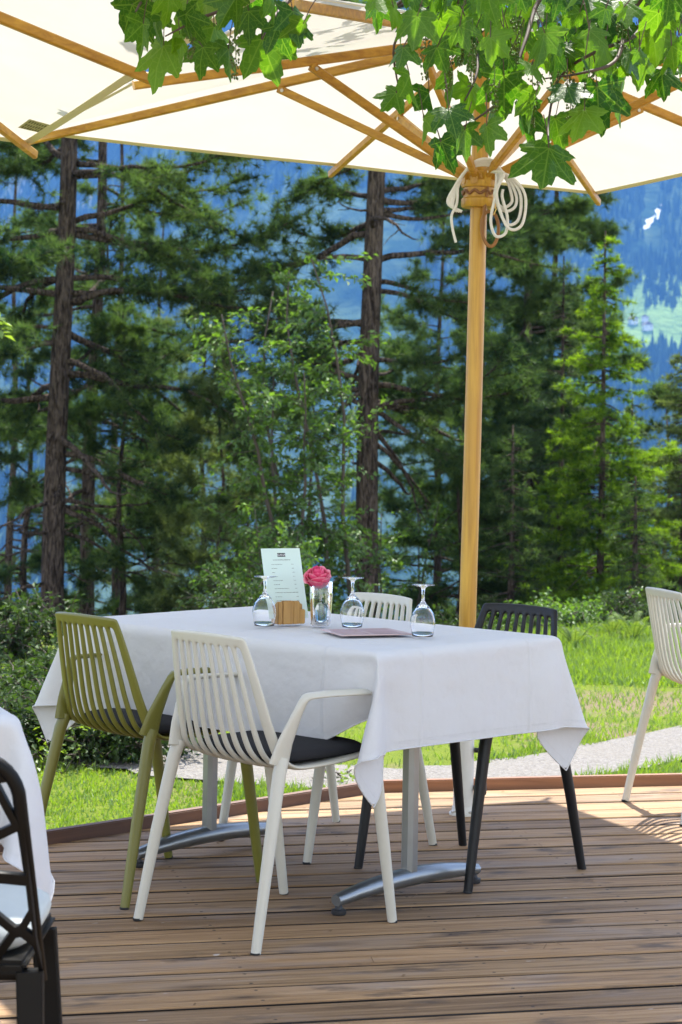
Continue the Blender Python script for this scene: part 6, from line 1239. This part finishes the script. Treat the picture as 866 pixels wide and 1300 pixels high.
# ------------------------------------------------------------------ second table and lattice chair, lower left
make_table('table', (-1.385, 4.243, 0), R(21), 'second table at the left edge, hidden under its hanging white cloth')
cl2 = place_cloth((-1.385, 4.243, 0), R(21), 'white tablecloth on the second table, seen at the left edge behind the lattice chair'); hem(cl2)
def lattice_chair(x, y, a):
    e = empty('lattice_chair', (x, y, 0), a); tag(e, 'black chair with a pierced irregular lattice back in the lower left corner', 'chair')
    m = plain('black_moulded_plastic', (.004, .0037, .0035), .45, 0, .1, 30, .05, .15)
    rnd = random.Random(17)
    def outline(f):
        hw0, hw1, z0, z1, r = .228*f, .200*f, .405, .795, .075; P = [(-hw0, z0), (hw0, z0)]
        for k in range(9):
            t = k/8*math.pi/2; P.append((hw1-r+r*math.cos(t), z1-r+r*math.sin(t)))
        for k in range(9):
            t = math.pi/2+k/8*math.pi/2; P.append((-hw1+r+r*math.cos(t), z1-r+r*math.sin(t)))
        return P
    O = outline(1.)
    def clip(poly, px, py, nx, ny):
        out = []
        for i in range(len(poly)):
            A, B = poly[i], poly[(i+1) % len(poly)]; da = (A[0]-px)*nx+(A[1]-py)*ny; db = (B[0]-px)*nx+(B[1]-py)*ny
            if da <= 0: out.append(A)
            if (da < 0 < db) or (db < 0 < da):
                t = da/(da-db); out.append((A[0]+(B[0]-A[0])*t, A[1]+(B[1]-A[1])*t))
        return out
    seeds = []
    for _ in range(4000):
        s = (rnd.uniform(-.27, .27), rnd.uniform(.37, .84))
        if all(math.hypot((s[0]-t[0]), (s[1]-t[1])*.85) > .064 for t in seeds): seeds.append(s)
    lean = lambda zz: -.085*max(0, (zz-.42)/.38)**1.1+.05*max(0, (.47-zz)/.07)
    V = []; Q = []
    for s in seeds:
        poly = list(O)
        for t in seeds:
            if t is not s: poly = clip(poly, (s[0]+t[0])/2, (s[1]+t[1])/2, t[0]-s[0], t[1]-s[1])
            if not poly: break
        if len(poly) < 3: continue
        cx = sum(p[0] for p in poly)/len(poly); cz = sum(p[1] for p in poly)/len(poly)
        ar = abs(sum(poly[i][0]*poly[(i+1) % len(poly)][1]-poly[(i+1) % len(poly)][0]*poly[i][1] for i in range(len(poly))))/2; f = 1-.0085/max(.012, .62*math.sqrt(ar))
        b = len(V); n = len(poly)
        for (px, pz) in poly: V.append((px, -.20+lean(pz)+.25*px*px*-1+.02, pz))
        for (px, pz) in poly: qx, qz = cx+(px-cx)*f, cz+(pz-cz)*f; V.append((qx, -.20+lean(qz)-.25*qx*qx+.02, qz))
        Q += [(b+i, b+(i+1) % n, b+n+(i+1) % n, b+n+i) for i in range(n)]
    me = bpy.data.meshes.new('lattice'); me.from_pydata(V, [], Q); me.update()
    bm = bmesh.new(); bm.from_mesh(me); bmesh.ops.remove_doubles(bm, verts=bm.verts, dist=.0008); bmesh.ops.recalc_face_normals(bm, faces=bm.faces); bm.to_mesh(me); bm.free()
    bk = link('backrest', me, m, e, 30); so = bk.modifiers.new('thickness', 'SOLIDIFY'); so.thickness = .013; so.offset = 0
    be_ = bk.modifiers.new('soft', 'BEVEL'); be_.width = .003; be_.segments = 2; be_.limit_method = 'ANGLE'
    fr = MB(); Oc = O+[O[0]]; fr.tube([(p[0]*.985, -.18+lean(p[1])-.25*p[0]**2, p[1]) for p in Oc], [(.013, .012)]*len(Oc), 8, cap=False); fr.build('back_frame', m, bk, 60)
    s_ = MB(); s_.box((0, .0, .425), (.40, .36, .02), None, .008); s_.build('seat', m, e)
    for sx in (-1, 1):
        for sy in (-1, 1):
            q = MB(); yb_ = -.165 if sy < 0 else .13
            q.bar((sx*(.205 if sy < 0 else .185), yb_, .415), (sx*.222, yb_-.03*(sy < 0), .0), .046, .026, .036, .022, up=(0, 1, 0), ch=.12); q.build('leg', m, e, 30)
    return e
lattice_chair(-.720, 3.60, 0.)
cushion(-.720, 3.60, 0., 'white seat cushion on the black lattice chair', (.40, .38, .045), .437, plain('white_cushion', (.48, .50, .47), .85, 0, .05, 40, .3, .2, 500), .03)

# ------------------------------------------------------------------ maple with its bough hanging into the picture
def maple_mat():
    g = G('maple_leaf'); a = g.n('Attribute', attribute_name='tint').outputs['Fac']; u = g.n('UVMap', uv_map='leaf')
    s = g.n('SeparateXYZ', i_Vector=u); x = g.math('SUBTRACT', s.outputs['X'], .5); y = s.outputs['Y']
    ang = g.math('ABSOLUTE', g.math('ARCTAN2', x, y)); rad = g.math('SQRT', g.math('ADD', g.math('MULTIPLY', x, x), g.math('MULTIPLY', y, y)))
    v = None
    for t in (0, .82, 1.75):
        dd = g.math('MULTIPLY', g.math('ABSOLUTE', g.math('SUBTRACT', ang, t)), rad); f = g.math('SUBTRACT', 1., g.math('MINIMUM', g.math('DIVIDE', dd, .012), 1.)); v = f if v is None else g.math('MAXIMUM', v, f)
    net = g.n('TexVoronoi', feature='DISTANCE_TO_EDGE', i_Vector=u, i_Scale=14.); nv = g.ramp(net.outputs['Distance'], [(.0, .35), (.06, 0)])
    col = g.mix(a, (.014, .062, .005), (.10, .20, .012)); col = g.mix(g.math('MAXIMUM', g.math('MULTIPLY', v, .55), nv), col, (.17, .27, .05))
    b = g.bump(g.math('ADD', v, nv), .3, .002)
    d = g.pr(i_Base_Color=col, i_Roughness=.42, i_Specular_IOR_Level=.35, i_Normal=b); t = g.n('BsdfTranslucent', i_Color=g.mix(1, col, (2.2, 2.3, .7), 'MULTIPLY'), i_Normal=b)
    return g.done(g.n('MixShader', i_0=.5, i_1=d.outputs[0], i_2=t.outputs[0]))
maple_m = maple_mat(); stem_m = plain('maple_twig', (.085, .05, .035), .7, 0, .3, 40); seed_m = leafy('maple_flowers', (.13, .17, .03), (.24, .28, .06), (1.3, 1.3, .6), .4)
def leaf_template():
    n = 72; P = []
    for k in range(n):
        th = -math.pi+2*math.pi*(k+.5)/n; best = 0
        for t0, Lb, w in ((0, 1., .50), (.86, .90, .46), (-.86, .90, .46), (1.80, .60, .52), (-1.80, .60, .52)):
            dd = abs(th-t0)/w
            if dd < 1.6: best = max(best, Lb*(1-.46*dd**1.05))
        r = max(best, .30 if abs(th) < 2.5 else .12)
        r *= 1+.055*(1 if k % 3 == 0 else (-.7 if k % 3 == 1 else 0))
        P.append((r*math.sin(th), r*math.cos(th)))
    V = [(0, 0)]+[(x*.5, y*.5) for x, y in P]+P; F = []
    for k in range(n):
        j = (k+1) % n; F += [(0, 1+j, 1+k), (1+k, 1+j, 1+n+j), (1+k, 1+n+j, 1+n+k)]
    return np.array(V), np.array(F)
LV, LF = leaf_template()
def px_at(x, y, Z):
    """a point Z metres ahead on the sight line through (x, y) of the 866 x 1300 photograph"""
    a, b = x-433, y-557.55; c, s = math.cos(R(.979)), math.sin(R(.979)); return np.array([(a*c+b*s)/F_*Z, Z, CAM_H-(-a*s+b*c)/F_*Z])
def maple():
    rnd = random.Random(21); rg = np.random.default_rng(21)
    e = empty('maple_tree', (2.9, 3.6, 0)); tag(e, 'maple whose leafy bough hangs into the top of the picture in front of the parasol', 'tree'); O = np.array((2.9, 3.6, 0))
    MB().tube([Vector(p) for p in ((0, 0, -.3), (.03, .02, 1.2), (-.02, .05, 2.6), (.05, .0, 4.2), (0, .1, 6.2))], [.19, .15, .13, .10, .05], 16).build('trunk', bark, e, 180)
    st = MB(); leafpos = []      # base point, tip direction, size
    def w(p): return Vector(np.array(p)-O)
    bough = [(2.9, 3.6, 2.5), (2.3, 4.1, 3.0), (1.3, 4.75, 3.0), (.5, 4.95, 2.95), (-.25, 5.0, 2.85), (-.95, 5.0, 2.9)]
    bp_ = [Vector(p) for p in resample(np.array(bough), 26)]; st.tube([w(p) for p in bp_], [.045*(1-.85*k/25) for k in range(26)], 10)
    b2 = [Vector(p) for p in resample(np.array([(2.9, 3.6, 2.9), (2.4, 4.6, 3.4), (1.9, 5.8, 3.5), (1.2, 6.6, 3.4), (.3, 6.8, 3.3), (-.1, 6.7, 3.25)]), 20)]; st.tube([w(p) for p in b2], [.04*(1-.85*k/19) for k in range(20)], 8)
    # hanging twigs in view
    tw = [([(905, -60), (838, 10), (803, 47), (758, 65), (712, 96), (697, 150), (697, 186)], 4.95), ([(760, -60), (690, -8), (666, 55), (642, 118), (606, 150), (566, 172)], 5.0), ([(650, -60), (608, 30), (606, 90), (590, 128)], 5.1),
          ([(620, -50), (548, 8), (524, 22), (500, 60), (508, 120)], 5.15), ([(850, -50), (800, 20), (783, 75), (742, 92), (690, 100)], 4.8), ([(330, -70), (300, 0), (250, 25), (210, 46)], 4.9), ([(420, -60), (372, -5), (345, 25), (333, 50)], 4.95), ([(230, -60), (188, -10), (172, 15)], 4.9), ([(330, -60), (290, 5), (275, 30)], 4.8), ([(866, -30), (850, 40), (820, 78)], 5.0), ([(560, -40), (505, 5), (480, 10)], 5.2)]
    for P, Z in tw:
        W_ = resample(np.array([px_at(x, y, Z+.12*math.sin(i*1.7)) for i, (x, y) in enumerate(P)]), 20); near = min(bp_, key=lambda b: (b-Vector(W_[0])).length)
        st.tube([w(near)]+[w(p) for p in W_], [.009]+[.0075*(1-.75*k/19) for k in range(20)], 6)
    def leaf(base, tipdir, size, pet=True):
        leafpos.append((np.array(base), np.array(tipdir), size))
        if pet:
            b = Vector(base); u = b+Vector((rnd.gauss(0, .02), rnd.gauss(0, .02), rnd.uniform(.04, .09))); st.tube([w(u), w(u.lerp(b, .5)+Vector((0, -.006, .004))), w(b)], .0016, 4, cap=False)
    key = [(697, 188, 66), (208, 58, 58), (332, 50, 60), (272, 34, 60), (168, 6, 56), (372, 14, 52), (236, 18, 44), (190, -6, 50), (300, -4, 48), (258, 60, 40), (346, -12, 46), (316, 14, 40), (214, -10, 44), (182, 30, 46), (176, -8, 44), (246, -6, 50), (290, 62, 42), (228, 44, 46), (385, 30, 40), (352, 32, 44), (262, 6, 48), (322, -14, 50), (196, 14, 44),
           (790, 100, 60), (758, 110, 58), (660, 140, 54), (640, 96, 56), (800, 48, 52), (618, 160, 40), (520, 95, 48), (503, 118, 34), (545, 118, 46), (570, 140, 44), (590, 165, 40), (560, 180, 42), (538, 150, 34), (598, 110, 50), (575, 92, 46), (622, 60, 52), (655, 40, 50), (685, 70, 50), (715, 40, 52), (745, 60, 48), (775, 20, 52), (830, 40, 50), (850, 10, 50), (812, 70, 44), (720, 110, 46), (742, 140, 50), (680, 120, 48), (705, 150, 44), (650, 70, 46), (530, 20, 44), (500, 10, 44), (480, 0, 40), (560, 30, 46), (590, 20, 48), (622, 8, 48), (675, 0, 50), (735, 0, 50), (555, 60, 42), (600, 60, 46), (640, 20, 44), (840, 90, 40), (790, 60, 44), (860, 60, 44), (630, 130, 40), (512, 60, 34)]
    for x, y, s in key:
        Z = rnd.uniform(4.7, 5.25); p = px_at(x, y, Z); leaf(p, (rnd.gauss(-.05, .28), rnd.gauss(-.15, .4), -1), s/F_*Z*1.04)
    for _ in range(135):                                            # the thick of the bough, top right
        x = 470+400*rnd.random()**.8; ymax = 5+80*min(1, max(0, (x-500)/150))*(1 if x < 760 else .8); y = -40+(ymax+40)*rnd.random()
        Z = rnd.uniform(4.6, 5.45); leaf(px_at(x, y, Z), (rnd.gauss(0, .45), rnd.gauss(-.1, .5), -1), rnd.uniform(.035, .095))
    for _ in range(330):                                            # crown above the frame, along the bough
        t = rnd.random(); b = bp_[int(t*25)]; p = (b.x+rnd.gauss(0, .25), b.y+rnd.gauss(0, .22), b.z+rnd.uniform(-.12, .7))
        if p[2]-CAM_H < .226*p[1] or p[0] < -.62: continue
        leaf(p, (rnd.gauss(0, .6), rnd.gauss(0, .6), -.8), rnd.uniform(.07, .12), False)
    for _ in range(420):
        b = b2[int(rnd.uniform(.25, 1)*19)]; p = (b.x+rnd.gauss(0, .35), b.y+rnd.gauss(0, .4), b.z+rnd.uniform(-.25, .5)); leaf(p, (rnd.gauss(0, .6), rnd.gauss(0, .6), -.6), rnd.uniform(.08, .12), False)
    st.build('branches', stem_m, e, 180)
    n = len(leafpos); B = np.array([l[0] for l in leafpos])-O; D = norm(np.array([l[1] for l in leafpos])); sz = np.array([l[2] for l in leafpos])
    az = rg.random(n)*2*np.pi; nrm = norm(np.stack([np.cos(az)*.7, np.sin(az)*.5-.55, .25+.5*rg.random(n)], -1)); X = norm(np.cross(D, nrm)); Zv = np.cross(X, D)
    fold = rg.uniform(.0, .7, n); curl = rg.uniform(-.3, .7, n); tw_ = rg.uniform(-.25, .25, n)
    lx = LV[None, :, 0]; ly = LV[None, :, 1]; wav = .07*np.sin(lx*9+rg.random((n, 1))*6)*np.abs(lx)
    z = -fold[:, None]*np.abs(lx)*.8-curl[:, None]*ly*np.abs(ly)*.5+tw_[:, None]*lx*ly+wav
    V = B[:, None]+sz[:, None, None]*(lx[..., None]*X[:, None]*.92+ly[..., None]*D[:, None]+z[..., None]*Zv[:, None])
    nv = LV.shape[0]; F = (LF[None]+np.arange(n)[:, None, None]*nv).reshape(-1, 3)
    me = bpy.data.meshes.new('maple_leaves'); me.vertices.add(n*nv); me.vertices.foreach_set('co', V.astype(np.float32).ravel()); me.loops.add(len(F)*3); me.loops.foreach_set('vertex_index', F.astype(np.int32).ravel())
    me.polygons.add(len(F)); me.polygons.foreach_set('loop_start', np.arange(0, len(F)*3, 3, dtype=np.int32))
    try: me.polygons.foreach_set('loop_total', np.full(len(F), 3, np.int32))
    except Exception: pass
    me.update(calc_edges=True)
    a = me.attributes.new('tint', 'FLOAT', 'FACE'); a.data.foreach_set('value', np.repeat(rg.random(n)**1.15, len(LF)).astype(np.float32))
    uv = me.uv_layers.new(name='leaf'); uv.data.foreach_set('uv', (LV[F.ravel() % nv]*.5*np.array([1, 1])+np.array([.5, 0])).astype(np.float32).ravel())
    link('leaves', me, maple_m, e, 180)
    for (x, y, L_) in ((600, 40, .13), (724, 78, .16), (299, 38, .12), (243, 22, .10), (676, 98, .12), (748, 86, .10), (570, 70, .09), (628, 100, .08), (540, 40, .12), (655, 20, .12), (705, 60, .13), (790, 30, .10), (585, 20, .12)):
        Z = rnd.uniform(4.75, 5.0); p = px_at(x, y, Z); q = MB(); nn = int(L_*560)
        q.tube([w(p+np.array((0, 0, .03))), w(p), w(p+np.array((.004, 0, -L_)))], .0014, 4)
        for i in range(nn):
            t = rnd.random(); r_ = .010*(1-.6*t)+.003; a_ = rnd.uniform(0, 6.28); c = Vector(p)+Vector((r_*math.cos(a_), r_*math.sin(a_), -L_*t)); s = rnd.uniform(.0022, .0036)
            b = w(c); q.add([b+Vector(v)*s for v in ((1, 0, 0), (-1, 0, 0), (0, 1, 0), (0, -1, 0), (0, 0, 1.3), (0, 0, -1.3))], [(0, 2, 4), (2, 1, 4), (1, 3, 4), (3, 0, 4), (2, 0, 5), (1, 2, 5), (3, 1, 5), (0, 3, 5)])
        q.build('flower_cluster', seed_m, e, 180)
maple()

# ------------------------------------------------------------------ the blue air of the valley
hz = MB().box((0, 2750, 1000), (9400, 5700, 2930)); ho = hz.build('haze', None, None, None)
g = G('valley_air'); pv = g.n('VolumePrincipled', i_Color=(.12, .36, .95), i_Density=.00015, i_Anisotropy=.15); g.t.links.new(pv.outputs[0], g.out.inputs['Volume'])
ho.data.materials.append(g.m); tag(ho, kind='stuff')
